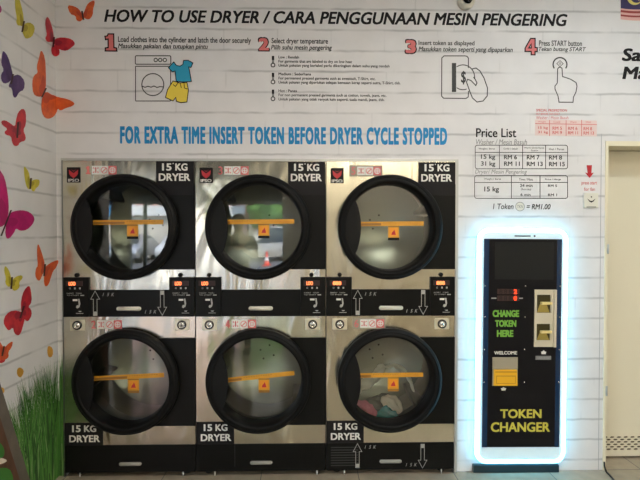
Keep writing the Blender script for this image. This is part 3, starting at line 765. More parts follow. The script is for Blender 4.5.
# note acceptor
mb = MB(); xa, xb = cx(491.8), cx(517); za, zb = cz(385.5), cz(357)
mb.box(xa, xb, -0.064, -0.058, za, zb, 'bezel_grey', 0.002)
ac = mb.build('note_acceptor', t)
mb = MB(); i = mb.mi('bill_yellow')
zm = cz(369)
mb.prism([(xa + .006, za + .005), (xb - .006, za + .005), (xb - .010, zm), (xa + .006, zm)], -.078, -.064, 'bill_yellow')
mb.box(xa + .018, xb - .018, -0.0795, -0.078, za + .018, cz(374.5), 'bill_yellow_dark'); mb.box(xa + .022, xb - .022, -0.081, -0.0795, za + .022, cz(375.5), 'bill_yellow')
mb.box(xa + .012, xb - .012, -0.0805, -0.078, cz(371.5), cz(370.3), 'bill_yellow_dark')
mb.build('note_mouth', ac)
mb = MB(); mb.prism([(cx(500.5), cz(388)), (cx(506), cz(388)), (cx(505), cz(390.3)), (cx(501.5), cz(390.3))], -.0595, -.058, 'white_print'); mb.prism([(cx(501.8), cz(388)), (cx(504.8), cz(388)), (cx(503.3), cz(386.9))], -.0595, -.058, 'white_print'); mb.build('insert_arrow', t)
mb = MB(); mb.box(cx(475.5), cx(562.5), -0.030, -0.001, 0.002, cz(467), 'teal_base', 0.004); mb.build('base', t)
t.rotation_euler = (0, math.radians(0.35), 0)

# ------------------------------------------------------------------ prints on the back wall
mb = MB(); wletter(mb, 'HOW TO USE DRYER / CARA PENGGUNAAN MESIN PENGERING', 104, 567.5, 11.6, 24.2, 'black_print', bold=0.026, shear=0.22)
tag(mb.build('heading_lettering'), 'black bold slanted heading across the top of the wall, how to use dryer', 'wall lettering', 'wall lettering')
def numeral(n, u0, u1, v0, v1, t):
    if n in '14':
        mb = MB(); A, B = back(u0, v1), back(u1, v0); shape_numeral(mb, n, A.x, B.x, A.z, B.z, -.0015, 'pink_print')
        P = [(A.x + p[0] * (B.x - A.x), B.z - p[1] * (B.z - A.z)) for p in (N1 if n == '1' else N4)]; i = mb.mi('black_print')
        for L_ in (P,) + (([(A.x + p[0] * (B.x - A.x), B.z - p[1] * (B.z - A.z)) for p in N4h],) if n == '4' else ()):
            for q in ribbon2(L_, 0.0075, True): mb._f([mb.bm.verts.new((p[0], -.0021, p[1])) for p in q], i)
        mb.build('numeral', t)['label'] = 'red numeral with black outline'; return
    mb = MB(); wletter(mb, n, u0, u1, v0, v1, 'black_print', bold=0.07); wletter(mb, n, u0 + 1.1, u1 - 1.1, v0 + 1.1, v1 - 1.1, 'pink_print', y=-0.0022, bold=0.045)
    mb.build('numeral', t)['label'] = 'red numeral with black outline'
def words(t, name, rows, m='dark_grey_print', **kw):
    mb = MB()
    for r in rows:
        k2 = dict(kw)
        if len(r) > 5: k2.update(r[5])
        wletter(mb, r[0], r[1], r[2], r[3], r[4], m, **k2)
    return mb.build(name, t)
SL = {'shear': 0.22}
t = thing('loading_instruction', 'first instruction, red number 1 above a washer drawing with blue shirt and yellow shorts', 'wall graphic', group='numbered instructions')
numeral('1', 105, 116.8, 34, 51, t)
words(t, 'instruction_text', [('Load clothes into the cylinder and latch the door securely', 118, 251, 37, 44.3), ('Masukkan pakaian dan tutupkan pintu', 118, 208, 43.8, 50.0, SL)], bold=0.019)
mb = MB(); k = 'dark_grey_print'
wstroke(mb, rrect(135.3, 55.8, 170.8, 64.2, 1.2), 0.75, k, True); wstroke(mb, rrect(135.5, 66.3, 170.6, 101, 0.6), 0.75, k, True)
for u in (155.7, 160.2, 164.8): wstroke(mb, circ(u, 60, 1.7, 16), 0.75, k, True)
wstroke(mb, circ(152.8, 84.6, 11), 0.85, k, True)
wstroke(mb, [(142, 86), (145, 87.3), (148, 86.3), (151, 87.2), (154, 86), (157, 87.5), (160, 86.6), (163.6, 87)], 0.8, k)
mb.build('washer_drawing', t)
mb = MB(); shirt = [(173.8, 62), (176.5, 65.5), (180, 66.2), (183, 64.5), (183.5, 60.5), (188, 60.3), (193, 63), (191, 67.5), (188.8, 67), (191.5, 81.5), (184, 82), (176.3, 81.3), (175, 71), (172.5, 72), (168.5, 67.8)]
wfill(mb, shirt, 'sky_blue_print', off=.0006); wstroke(mb, shirt, 0.7, 'black_print', True, off=.0012); mb.build('shirt_drawing', t)['label'] = 'blue shirt drawing'
mb = MB(); sh = [(173, 81), (180, 83), (187, 82.5), (188.5, 90), (187, 102), (181, 102.8), (176.5, 101.5), (175.8, 97.5), (173, 101), (165.5, 97.5), (167.5, 90)]
wfill(mb, sh, 'yellow_print', off=.0009); wstroke(mb, sh, 0.7, 'black_print', True, off=.0015); wstroke(mb, [(180, 83), (181.5, 88)], .6, 'black_print', off=.0015); wstroke(mb, [(178, 83), (175.5, 86.5), (173, 84.5)], .6, 'black_print', off=.0015); wstroke(mb, [(184, 83), (184.5, 88), (187.5, 89)], .6, 'black_print', off=.0015)
mb.build('shorts_drawing', t)['label'] = 'yellow shorts drawing'

t = thing('temperature_instruction', 'second instruction, red number 2 above three thermometers and small text', 'wall graphic', group='numbered instructions')
numeral('2', 257.5, 270, 37, 51.5, t)
words(t, 'instruction_text', [('Select dryer temperature', 271.5, 328, 38.2, 45.2), ('Pilih suhu mesin pengering', 271, 332, 45, 51.2, SL)], bold=0.019)
rows = [('Low : Rendah', 299, 57.3, 'For garments that are labeled to dry on low heat', 352, 'Untuk pakaian yang berlabel perlu dikeringkan dalam suhu yang rendah', 389.5),
        ('Medium : Sederhana', 311, 74.2, 'For permanent pressed garments such as sweatsuit, T-Shirt, etc.', 375.5, 'Untuk pakaian yang diperlukan selepas kemasan kerap seperti sutra, T-Shirt, dsb.', 400.5),
        ('Hot : Panas', 297, 91, 'For non permanent pressed garments such as cotton, towels, jeans, etc.', 386.5, 'Untuk pakaian yang tidak renyuk kain seperti, tuala mandi, jeans, dsb.', 384.5)]
for a, ua, v, b, ub, c, uc in rows:
    words(t, 'temperature_text', [(a, 278.5, ua, v - 1.6, v + 1.2), (b, 278.5, ub, v + 2.8, v + 6.4), (c, 278.5, uc, v + 7.0, v + 10.6)], m='dark_grey_print', bold=0.016)
    mb = MB(); vv = v - 1.4
    wstroke(mb, [(273, vv), (273, vv + 4.2)], 1.9, 'black_print'); wstroke(mb, [(273, vv + 4), (273, vv + 7.6)], 1.7, 'mid_grey_print'); wstroke(mb, circ(273, vv + 9.2, 1.9, 16), 0.75, 'black_print', True, off=.0005); mb.build('thermometer', t)

t = thing('token_instruction', 'third instruction, red number 3 above a hand pushing a token into a slot', 'wall graphic', group='numbered instructions')
numeral('3', 404.5, 417, 39, 54.2, t)
words(t, 'instruction_text', [('Insert token as displayed', 418.5, 474.5, 40.7, 46.6), ('Masukkan token seperti yang dipaparkan', 418.5, 512.8, 46.9, 53.2, SL)], bold=0.019)
mb = MB(); k = 'dark_grey_print'
wstroke(mb, [(468.4, 68), (468.4, 58), (467, 56.3), (465, 55.9), (444, 55.9), (441.8, 58), (441.6, 96), (443.5, 98.2), (466, 98.5), (468.2, 97), (468.6, 91)], 0.8, k)
wstroke(mb, [(454, 63), (454, 92)], 3.6, k); wstroke(mb, circ(463, 77.3, 11.6, 24, -2.15, 0.15, 12.4), 0.8, k); wstroke(mb, circ(463, 77.3, 11.6, 12, 1.25, 2.15, 12.4), 0.8, k)
wletter(mb, '$', 461, 466, 71, 84.5, k, bold=0.02)
wstroke(mb, [(472, 69), (476, 68), (480, 71), (484, 78), (487.5, 88), (487.2, 96), (483, 101), (477, 102), (472.5, 98), (470, 92), (466.5, 82), (467.5, 79.3), (471, 80.5), (475.8, 85.5), (477, 83), (475, 79), (473.5, 77)], 0.85, k)
mb.build('slot_drawing', t)

t = thing('start_instruction', 'fourth instruction, red number 4 above a finger pressing a round button', 'wall graphic', group='numbered instructions')
numeral('4', 525, 537.3, 38.5, 54.8, t)
words(t, 'instruction_text', [('Press START button', 539, 582, 40.5, 46.0), ('Tekan butang START', 538.5, 586, 47, 52.4, SL)], bold=0.019)
mb = MB(); wstroke(mb, circ(560, 64.5, 6.9, 24, 2.55, 2 * PI + 0.6), 1.1, k)
wstroke(mb, [(560, 60.6), (563.2, 63.6), (560, 66.6), (556.8, 63.6)], 0.5, k, True); wstroke(mb, circ(560, 63.5, 0.9, 10), .4, k, True)
wstroke(mb, [(557.3, 83), (557.6, 69), (558.8, 67.4), (560.3, 67.2), (562, 68.2), (562.5, 76.5), (567, 78), (570.5, 79.2), (576, 82.5), (577, 86), (576, 92), (573.5, 97), (573, 102.3), (559, 102.2), (558, 96), (555, 89), (555, 86), (557.3, 83)], 0.8, k)
mb.build('hand_drawing', t)

mb = MB(); B_ = 'FOR EXTRA TIME INSERT TOKEN BEFORE DRYER CYCLE STOPPED'
wletter(mb, B_, 120, 447.2, 126.8, 144.4, 'blue_print', bold=0.05, gap=1.15)
tag(mb.build('banner_lettering'), 'bright blue condensed lettering just above the dryers', 'wall lettering', 'wall lettering')

# price list
t = thing('price_list', 'black printed price list with two ruled tables above the token changer', 'price list')
words(t, 'price_title', [('Price List', 476, 516.3, 128.3, 137.3)], 'black_print', bold=0.014)
words(t, 'table_caption', [('Washer / Mesin Basuh', 476, 527, 139.2, 144.6, SL)], 'mid_grey_print'); words(t, 'table_caption', [('Dryer/ Mesin Pengering', 475, 527, 169.6, 175, SL)], 'mid_grey_print')
def table(name, u0, v0, u1, v1, vh, cols, items, m, w=0.55, r=2.2):
    mb = MB(); wstroke(mb, rrect(u0, v0, u1, v1, r), w, m, True)
    if vh: wstroke(mb, [(u0, vh), (u1, vh)], w, m)
    for c in cols: wstroke(mb, [(c, v0), (c, v1)], w, m)
    for it in items: wletter(mb, it[0], it[1], it[2], it[3], it[4], m, bold=it[5] if len(it) > 5 else 0.006)
    return mb.build(name, t)
table('washer_table', 475.2, 145.2, 567.6, 168.8, 152.4, (499.4, 522.6, 545.6),
      [('15 kg', 481, 495.3, 154.4, 160.2, .018), ('31 kg', 481, 495.3, 161.3, 167.1, .018), ('RM 6', 504, 517, 154.9, 159.3, .018), ('RM 11', 504, 519.8, 161.5, 165.9, .018), ('RM 7', 526.8, 539.5, 155.1, 159.5, .018), ('RM 13', 526.8, 542.7, 161.7, 166.1, .018),
       ('RM 8', 549, 562, 155.3, 159.7, .018), ('RM 15', 549, 564.8, 161.9, 166.3, .018), ('Weight / Berat', 478.5, 495, 147.8, 150), ('Cold / Sejuk', 503.5, 518, 147.8, 150), ('Warm (Sederhana)', 524, 544, 147, 149), ('Suam', 531, 538, 149.6, 151.2), ('Hot / Panas', 549, 564, 148, 150.2)], 'dark_grey_print')
table('dryer_table', 474.6, 175.6, 567.6, 198.4, 182.5, (511.4, 540),
      [('15 kg', 484.2, 499, 186.6, 193.0, .018), ('24 min', 520, 532.5, 184, 187, .012), ('(Short dry)', 521, 531, 188.3, 190.6), ('6 min', 520.5, 530.5, 193.3, 196, .012), ('RM 5', 548, 557, 184.5, 187, .012), ('RM 1', 548, 557, 193.6, 196.2, .012), ('Weight / Berat', 484, 501, 178, 180.3), ('Time / Masa', 519, 533, 178.2, 180.5), ('Price / Harga', 545, 561, 178.4, 180.7)], 'dark_grey_print')
mb = MB(); wletter(mb, '1 Token', 493, 513.5, 203.6, 209.2, 'dark_grey_print', bold=0.012, shear=0.15); wletter(mb, '= RM1.00', 526.5, 550.6, 204, 209.4, 'dark_grey_print', bold=0.016, shear=0.22)
wfill(mb, circ(520, 206.6, 4.4), 'handle_cream'); wstroke(mb, circ(520, 206.6, 4.4), 0.4, 'mid_grey_print', True, off=.0005); wletter(mb, 'TKN', 517, 523, 205, 208, 'mid_grey_print', y=-.0025); mb.build('token_price', t)

t = thing('promotion_notice', 'small red and pink promotion price notice above the price list', 'notice')
mb = MB(); wfill(mb, [(535, 119.5), (596.8, 120.6), (596.8, 136.4), (535, 135.4)], 'paper_pink'); mb.build('pink_panel', t)
mb = MB(); wletter(mb, 'SPECIAL PROMOTION', 536, 567, 109, 111.6, 'pink_print', bold=.02); wletter(mb, 'PAY BEFORE 7AM ONLY', 536, 560, 113, 115, 'pink_print', bold=0.01); wletter(mb, 'Washer / Mesin Basuh', 536, 568.5, 116.2, 119.2, 'pink_print', bold=.0)
wstroke(mb, [(535, 123.6), (596.8, 124.6)], .5, 'pink_print', off=.0012)
for u in (549.5, 566, 581.5): wstroke(mb, [(u, 120), (u, 136)], .5, 'pink_print', off=.0012)
for s, a, b, v in (('15 kg', 538, 548, 127), ('RM 5', 552.5, 562, 127.2), ('RM 6', 568, 577.5, 127.4), ('RM 8', 583.5, 592, 127.7), ('31 kg', 538, 548, 131.4), ('RM 9', 552.5, 562, 131.6), ('RM 11', 568, 578, 131.8), ('RM 13', 583.5, 594, 132)): wletter(mb, s, a, b, v - .6, v + 2.6, 'pink_print', y=-.0028, bold=.018)
for s, a, b in (('Weight', 538, 546), ('Cold', 553.5, 560), ('Warm', 570, 576.5), ('Hot', 586, 591)): wletter(mb, s, a, b, 121, 123, 'pink_print', y=-.0028)
mb.build('promotion_text', t)

t = thing('exit_notice', 'red arrow and small red words above the square switch beside the door', 'notice')
mb = MB(); wfill(mb, [(586.6, 165.2), (592, 165.2), (591.4, 173), (594, 172.6), (589.6, 178), (585, 172.6), (587.6, 173.2)], 'red_print'); mb.build('arrow', t)
mb = MB(); wletter(mb, 'press start', 581.5, 597, 181.6, 185.6, 'pink_print', bold=.01); wletter(mb, 'for fan', 584, 595, 187.4, 190.8, 'pink_print', bold=.01); mb.build('notice_words', t)
p0 = back(583.3, 208); p1 = back(597.6, 193)
t = thing('wall_switch', 'square white wall switch plate with black mark right of the price list', 'switch', ((p0.x + p1.x) / 2, 0, (p0.z + p1.z) / 2))
w = (p1.x - p0.x) / 2; h = (p1.z - p0.z) / 2
mat('switch_white', (0.72, 0.71, 0.62), 0.35)
MB().box(-w, w, -0.012, -0.0005, -h, h, 'switch_white', 0.003).build('switch_plate', t)
mb = MB(); mb.prism([(-.026, .012), (-.008, -.002), (0, -.004), (.008, -.002), (.026, .012), (.014, -.006), (0, -.014), (-.014, -.006)], -.0128, -.012, 'black_print'); mb.prism([(-.004, .018), (.004, .018), (.003, .026), (-.003, .026)], -.0128, -.012, 'dark_grey_print'); mb.box(-.03, .03, -.0128, -.012, -h + .004, -h + .008, 'dark_grey_print')
mb.build('switch_mark', t)

# flag and lettering at the right edge
mb = MB(); mat('flag_navy', (0.03, 0.02, 0.10), .5); mat('flag_yellow', (0.72, 0.62, 0.18), .5); mat('flag_pink', (0.72, 0.42, 0.38), .5); mat('flag_red', (0.32, 0.04, 0.04), .5)
def wav(u): return 1.6 * math.sin((u - 618) * 0.085)
U = [620.6 + 3 * k for k in range(18)]
def band(v0, v1, m, o):
    wfill(mb, [(u, v0 + wav(u)) for u in U] + [(u, v1 + wav(u)) for u in reversed(U)], m, off=o)
band(-16, 19, 'flag_pink', 0.0)
for k in range(5): band(9.2 + k * 3.6 - 25.2, 11 + k * 3.6 - 25.2, 'flag_red', .0006)
band(9.6, 11.8, 'flag_red', .0006); band(14, 15.8, 'flag_red', .0006)
wfill(mb, [(u, -16 + wav(u)) for u in U[:12]] + [(u, 8.0 + wav(u)) for u in reversed(U[:12])], 'flag_navy', off=.0012)
a_ = circ(634.5, -2.5, 7.6, 24, 0.35, 2 * PI - 0.35); b_ = circ(636.3, -3.2, 6.2, 24, 2 * PI - 0.55, 0.55)
wfill(mb, a_ + b_, 'flag_yellow', off=.0018)
star = []
for q in range(28): star.append((639.5 + (3.6 if q % 2 else 1.8) * math.cos(q * PI / 14), -2.0 + (3.6 if q % 2 else 1.8) * math.sin(q * PI / 14)))
wfill(mb, star, 'flag_yellow', off=.0018)
tag(mb.build('printed_flag'), 'printed striped flag with navy corner and yellow crescent at the top right', 'flag')
mb = MB(); wletter(mb, 'Sa', 621.8, 641, 48.3, 61.2, 'black_print', bold=0.03, shear=0.15); wletter(mb, 'Ma', 622.3, 647, 66.6, 79.3, 'black_print', bold=0.03, shear=0.15)
tag(mb.build('slogan_lettering'), 'large black slanted letters cut off at the right edge below the flag', 'wall lettering', 'wall lettering')

# ------------------------------------------------------------------ butterflies printed across the corner
def corner_u(v):
    lo, hi = 40.0, 70.0      # photo column of the corner line at this height
    for _ in range(30):
        m = (lo + hi) / 2
        if side(m, v).y < -0.0015: lo = m
        else: hi = m
    return lo
def clip(pts, keep_left):
    CU = corner_u(sum(p[1] for p in pts) / len(pts))
    out = []
    ins = (lambda p: p[0] <= CU) if keep_left else (lambda p: p[0] >= CU)
    for k in range(len(pts)):
        a, b = pts[k], pts[(k + 1) % len(pts)]
        if ins(a): out.append(a)
        if ins(a) != ins(b):
            q = (CU - a[0]) / (b[0] - a[0]); out.append((CU, a[1] + q * (b[1] - a[1])))
    return out
def print_poly(mb, pts, m, off=0.0):
    for kl in (True, False):
        q = clip(pts, kl)
        if len(q) >= 3: wfill(mb, q, m, f=side if kl else back, off=off)
def bm_(n, c, c2):
    m, nt, b = new_mat('butterfly_' + n); nz = nt.nodes.new('ShaderNodeTexNoise'); nz.inputs['Scale'].default_value = 22; nz.inputs['Detail'].default_value = 3
    tc = nt.nodes.new('ShaderNodeTexCoord'); nt.links.new(tc.outputs['Object'], nz.inputs['Vector'])
    mx = nt.nodes.new('ShaderNodeMix'); mx.data_type = 'RGBA'; mx.inputs['A'].default_value = (*c, 1); mx.inputs['B'].default_value = (*c2, 1)
    cr = nt.nodes.new('ShaderNodeMapRange'); cr.inputs['From Min'].default_value = .35; cr.inputs['From Max'].default_value = .7
    nt.links.new(nz.outputs['Fac'], cr.inputs['Value']); nt.links.new(cr.outputs['Result'], mx.inputs['Factor']); nt.links.new(mx.outputs['Result'], b.inputs['Base Color']); b.inputs['Roughness'].default_value = .5
    M['bf_' + n] = m
bm_('yellow', (0.62, 0.52, 0.05), (0.42, 0.36, 0.03)); bm_('red', (0.62, 0.03, 0.04), (0.36, 0.01, 0.03)); bm_('orange', (0.75, 0.13, 0.02), (0.55, 0.07, 0.02)); bm_('purple', (0.09, 0.035, 0.16), (0.05, 0.02, 0.10)); bm_('magenta', (0.52, 0.012, 0.16), (0.38, 0.008, 0.12)); bm_('amber', (0.72, 0.38, 0.05), (0.62, 0.3, 0.04))
for n_, c_ in (('yellow', (.36, .29, .02)), ('red', (.30, .01, .03)), ('orange', (.50, .06, .02)), ('purple', (.06, .02, .11)), ('magenta', (.36, .008, .11)), ('amber', (.5, .25, .03))): mat('bf_deep_' + n_, c_, .5)
mat('bf_body', (0.05, 0.02, 0.02), 0.6)
BF = [
 ('yellow', 'yellow butterfly at the top of the left wall', [[(15, -3), (19, -3), (23, 12), (24, 22), (22, 25), (18, 26), (16, 22), (17, 18), (15, 8)], [(24, 24), (29, 22), (34, 25), (35, 30), (32, 37), (26, 39), (24, 36), (22, 31)]], (24, 21, 22, 32)),
 ('red', 'deep red butterfly crossing the corner above the big orange one', [[(47, 16), (50, 20), (53, 30), (54, 39), (52, 42), (47, 42), (45, 38), (47, 35), (46, 30), (45, 22)], [(54, 39), (62, 37), (72, 39), (75.5, 44), (72, 47), (67, 51), (60, 50), (54, 45)], [(53, 44), (59, 48), (60, 54), (56, 57), (52, 55), (51, 49)]], (54, 37, 53, 47)),
 ('orange', 'big orange butterfly crossing the corner left of the first instruction', [[(41, 49), (45, 57), (46, 72), (46, 89), (43, 96), (38, 97), (33, 94), (32, 82), (34, 75), (38, 73), (36.5, 67), (39, 58)], [(46, 91), (52, 95), (58, 97), (68, 99), (75, 103), (73, 106), (66, 108), (60, 111), (58, 108), (56, 114), (52, 118), (47, 119), (43, 116), (41, 108), (42, 97)]], (46, 88, 42, 97)),
 ('purple', 'dark purple butterfly on the left wall, the only purple one', [[(3, 50), (8, 56), (12, 70), (13, 76), (10, 82), (4, 84), (1, 80), (1, 74), (4, 70), (1, 64), (2, 55)], [(13, 76), (19, 74), (25, 81), (24, 90), (19, 92), (16, 98), (13, 97), (12, 88), (8, 87), (11, 80)]], (13, 74, 11, 84)),
 ('orange', 'orange butterfly at the very top of the back wall left of the heading', [[(67, 5), (74, 6), (79, 9), (82, 14), (83, 19), (80, 22), (76, 20), (76, 16), (70, 14)], [(83, 16), (85, 9), (88, 3), (94, 0), (95, 3), (93, 9), (93, 15), (89, 20), (84, 18)]], (82, 11, 83.5, 20)),
 ('red', 'bright red butterfly on the left wall above the big magenta one', [[(1, 121), (5, 120), (10, 123), (15, 127), (16, 120), (18, 112), (23, 108), (26, 112), (26, 125), (23, 130), (26, 137), (25, 141), (20, 142), (18, 146), (14, 146), (12, 142), (11, 136), (6, 135), (4, 132), (8, 129), (2, 125)]], (18, 122, 17, 138)),
 ('yellow', 'small yellow butterfly beside the magenta one near the dryer top', [[(24, 165), (29, 172), (30, 179), (30, 190), (27, 188), (25, 181), (24, 172)], [(31, 181), (36, 179), (40, 180), (39, 186), (36, 188), (34, 192), (31, 190)]], (31, 178, 30, 189)),
 ('magenta', 'large magenta butterfly at the left edge of the photo', [[(-8, 160), (0, 170), (5, 178), (8, 195), (9, 210), (7, 220), (4, 226), (-4, 228), (-9, 200)], [(9, 214), (14, 211), (22, 210), (30, 212), (35, 218), (33, 224), (27, 230), (20, 231), (16, 228), (14, 233), (9, 239), (6, 238), (5, 230), (8, 222)]], (11, 210, 1, 236)),
 ('orange', 'orange butterfly with raised wings level with the dryer control panel', [[(38, 243), (41, 250), (43, 257), (45, 264), (43, 273), (40, 281), (37, 280), (35, 275), (36, 268), (38, 266), (37, 256), (37, 248)], [(45, 267), (50, 263), (57, 260), (59, 261), (56, 268), (53, 271), (51, 277), (49, 284), (46, 287), (44, 284), (44, 275)]], (45, 264, 44, 276)),
 ('yellow', 'small yellow butterfly just above the large red one', [[(5, 265), (9, 270), (11, 277), (12, 283), (9, 288), (5, 283), (6, 278), (4, 271)], [(12, 280), (17, 276), (22, 275), (23, 278), (19, 282), (20, 287), (16, 291), (12, 290)]], (12, 277, 11, 289)),
 ('red', 'large red butterfly low on the left wall with a dark body', [[(29, 285), (31, 290), (32, 302), (28, 307), (31, 309), (32, 315), (28, 322), (24, 319), (21, 312), (21, 300), (24, 290)], [(22, 312), (13, 310), (6, 314), (3, 322), (6, 328), (9, 331), (13, 327), (14, 333), (18, 336), (21, 333), (23, 326), (25, 318)]], (24, 306, 20, 318)),
 ('orange', 'orange butterfly at the left edge below the large red one', [[(-5, 335), (0, 342), (4, 348), (9, 343), (13, 341), (12, 347), (8, 352), (9, 357), (5, 360), (2, 362), (-4, 357)]], (4, 346, 2, 356)),
 ('amber', 'tiny pale amber butterfly close to the corner above the grass', [[(48, 345), (53, 348), (53, 356), (49, 358), (47, 352)]], None),
 ('amber', 'tiny amber butterfly just over the grass tips', [[(17, 369), (20, 367), (24, 370), (23, 375), (20, 378), (17, 375)]], None),
 ('magenta', 'magenta butterfly wing tip at the top left corner of the photo', [[(-6, 0), (0, 5), (2, 9), (1, 13), (-5, 14)]], None),
 ('red', 'tiny red butterfly at the left edge over the grass', [[(0, 360), (6, 360), (3, 363), (-2, 363)]], None),
 ('amber', 'tiny amber butterfly above the printed tree trunk', [[(-2, 388), (3, 387), (5, 391), (2, 395), (-3, 394)]], None),
]
for col, lab, polys, body in BF:
    mb = MB()
    for P in polys:
        print_poly(mb, smooth_poly(P, 1), 'bf_' + col)
        if body and len(P) > 6:
            bx, by = (body[0] + body[2]) / 2, (body[1] + body[3]) / 2
            print_poly(mb, smooth_poly([(bx + (a - bx) * .42, by + (b - by) * .42) for a, b in P], 1), 'bf_deep_' + col, off=.0004)
    if body:
        a, b, c, d = body; ww = 0.9
        print_poly(mb, [(a - ww, b), (a + ww, b), (c + ww, d), (c - ww, d)], 'bf_body', off=.0008)
    tag(mb.build('butterfly_print'), lab, 'butterfly print', 'butterflies printed on the wall')

# printed grass and tree trunk on the left wall
for k, c in enumerate(((0.030, 0.115, 0.018), (0.055, 0.19, 0.03), (0.10, 0.28, 0.05), (0.018, 0.075, 0.015), (0.22, 0.36, 0.13))): mat(f'grass{k}', c, 0.6)
mb = MB(); rnd = random.Random(5)
X0 = LEFT + 0.002
def grass_top(y):      # tip height along the wall, y from 0 (corner)
    q = -y
    return 0.72 if q < 0.28 else 0.72 - (q - 0.28) * 0.70
mb.poly([(X0, -0.002, 0.0), (X0, -0.66, 0.0), (X0, -0.56, 0.30), (X0, -0.42, 0.42), (X0, -0.2, 0.46), (X0, -0.002, 0.48)], 'grass3')
def blades(mb, count, ylo, at, spread):
    for k in range(count):
        q0 = rnd.random() ** 0.9 * ylo + 0.003; zt = grass_top(-q0) * rnd.uniform(0.6, 1.05); z0 = rnd.uniform(0, 0.3) * (k % 2)
        lean = rnd.uniform(-0.13, 0.10) * spread; w = rnd.uniform(0.006, 0.017); i = mb.mi(f'grass{rnd.choices(range(5), (3, 5, 5, 3, 1.5))[0]}')
        droop = rnd.uniform(0, 0.10) * (1 if lean > 0 else -1) * spread; prev = None; n = 7
        for q in range(n + 1):
            t_ = q / n; yy = -q0 + lean * t_ + droop * t_ ** 3; zz = z0 + (zt - z0) * t_; ww = w * (1 - t_ ** 1.6) + 0.0006
            a, b = at(yy - ww / 2, zz, k), at(yy + ww / 2, zz, k)
            a, b = mb.bm.verts.new(a), mb.bm.verts.new(b)
            if prev: mb._f([prev[0], prev[1], b, a], i)
            prev = (a, b)
blades(mb, 700, 0.64, lambda y, z, k: (X0 + 0.0003 + k * 0.000003, min(y, -.0012), z), 1.0)
m2 = MB(); m2.poly([(LEFT + .002, -.002, 0), (XL - .014, -.002, 0), (XL - .014, -.002, .5), (LEFT + .002, -.002, .46)], 'grass3')
blades(m2, 60, 0.030, lambda y, z, k: (max(LEFT + .003, min(XL - .014, LEFT - y)), -.0022 - k * .00001, z), 0.08)
tag(m2.build('grass_print'), 'narrow strip of printed grass on the back wall between corner and first dryer', 'grass print', kind='stuff')
tag(mb.build('grass_print'), 'tall green grass printed low on the left wall beside the dryers', 'grass print', kind='stuff')
mat('trunk_brown', (0.12, 0.055, 0.03), 0.7, var=0.45, vscale=9, stretch=(1, 3, 1)); mat('trunk_grey', (0.13, 0.11, 0.09), .7, var=.3, vscale=14); mat('leaf_print', (0.05, 0.2, 0.03), .6)
mb = MB()
off = 0.004
wfill(mb, [(-26, 299), (0, 386), (31, 486), (40, 520), (-26, 520)], 'trunk_brown', f=side, off=off)
wfill(mb, [(-20, 320), (0, 386), (31, 486), (40, 520), (30, 520), (21, 486), (0, 420), (-20, 352)], 'trunk_grey', f=side, off=off + .0006)
wfill(mb, smooth_poly([(-6, 440), (1, 444), (4, 452), (2, 458), (-6, 460)], 1), 'leaf_print', f=side, off=off + .0012); wfill(mb, smooth_poly([(-6, 470), (4, 467), (11, 471), (13, 486), (-6, 490)], 1), 'leaf_print', f=side, off=off + .0012)
wfill(mb, smooth_poly([(-6, 457), (5, 459), (6, 462), (-6, 466)], 1), 'cloth_cream', f=side, off=off + .0012)
tag(mb.build('tree_trunk_print'), 'slanting brown tree trunk printed at the bottom left in front of the grass', 'tree print')

# cable on the floor by the door
def on_floor(u, v): return survey(u, v, 2, 0.006)
pts = [back(604.3, 462, -0.012), back(604.6, 467, -0.014), on_floor(606.5, 472), on_floor(610, 475.5), on_floor(614, 480), on_floor(619, 490), on_floor(626, 510)]
fine = []
for k in range(len(pts) - 1):
    for q in range(6): fine.append(pts[k].lerp(pts[k + 1], q / 6))
fine.append(pts[-1]); 
for _ in range(4): fine = [fine[0]] + [(fine[k - 1] + fine[k] * 2 + fine[k + 1]) / 4 for k in range(1, len(fine) - 1)] + [fine[-1]]
for p in fine: p.z = max(p.z, 0.007)
mb = MB(); mb.tube(fine, 0.0055, 'cable_black', 8); tag(mb.build('power_cable'), 'thin black cable running over the floor tiles from the door frame', 'cable')

# ------------------------------------------------------------------ ceiling lamps of the room, two of them added as fill
mat('lamp_glow', (0.9, 0.9, 0.88), 0.5, emit=(1.0, 0.92, 0.83), es=38.0)
mat('fill_glow_back', (0.9, 0.9, 0.88), 0.5, emit=(1.0, 0.90, 0.75), es=36.0)  # unseen lamps added to brighten the front wall mirrored in the steel
mat('lamp_glow_white', (0.9, 0.9, 0.9), 0.5, emit=(0.86, 0.96, 1.0), es=16.0)
def lamp(x, y, lx, ly, label, gm='lamp_glow'):
    t = thing('ceiling_light', label, 'ceiling light', (x, y, CEIL), 'ceiling lights')
    mb = MB(); mb.prism([(-lx / 2 - .02, -0.045), (lx / 2 + .02, -0.045), (lx / 2 + .02, 0), (-lx / 2 - .02, 0)], -ly / 2 - .02, ly / 2 + .02, 'camera_white'); mb.build('frame', t)
    mb = MB(); mb.box(-lx / 2, lx / 2, -ly / 2, ly / 2, -0.052, -0.046, gm); mb.build('diffuser', t)
lamp(0.9, -2.3, 1.2, 0.3, 'long ceiling light in front of the middle dryer')
lamp(2.2, -1.15, 1.2, 0.3, 'long ceiling light in front of the token changer', 'lamp_glow_white')
lamp(1.3, -5.65, 1.2, 0.3, 'added long fill light brightening the wall by the shop front', 'fill_glow_back')
lamp(2.9, -5.65, 1.2, 0.3, 'added long fill light brightening the back right of the shop', 'fill_glow_back')

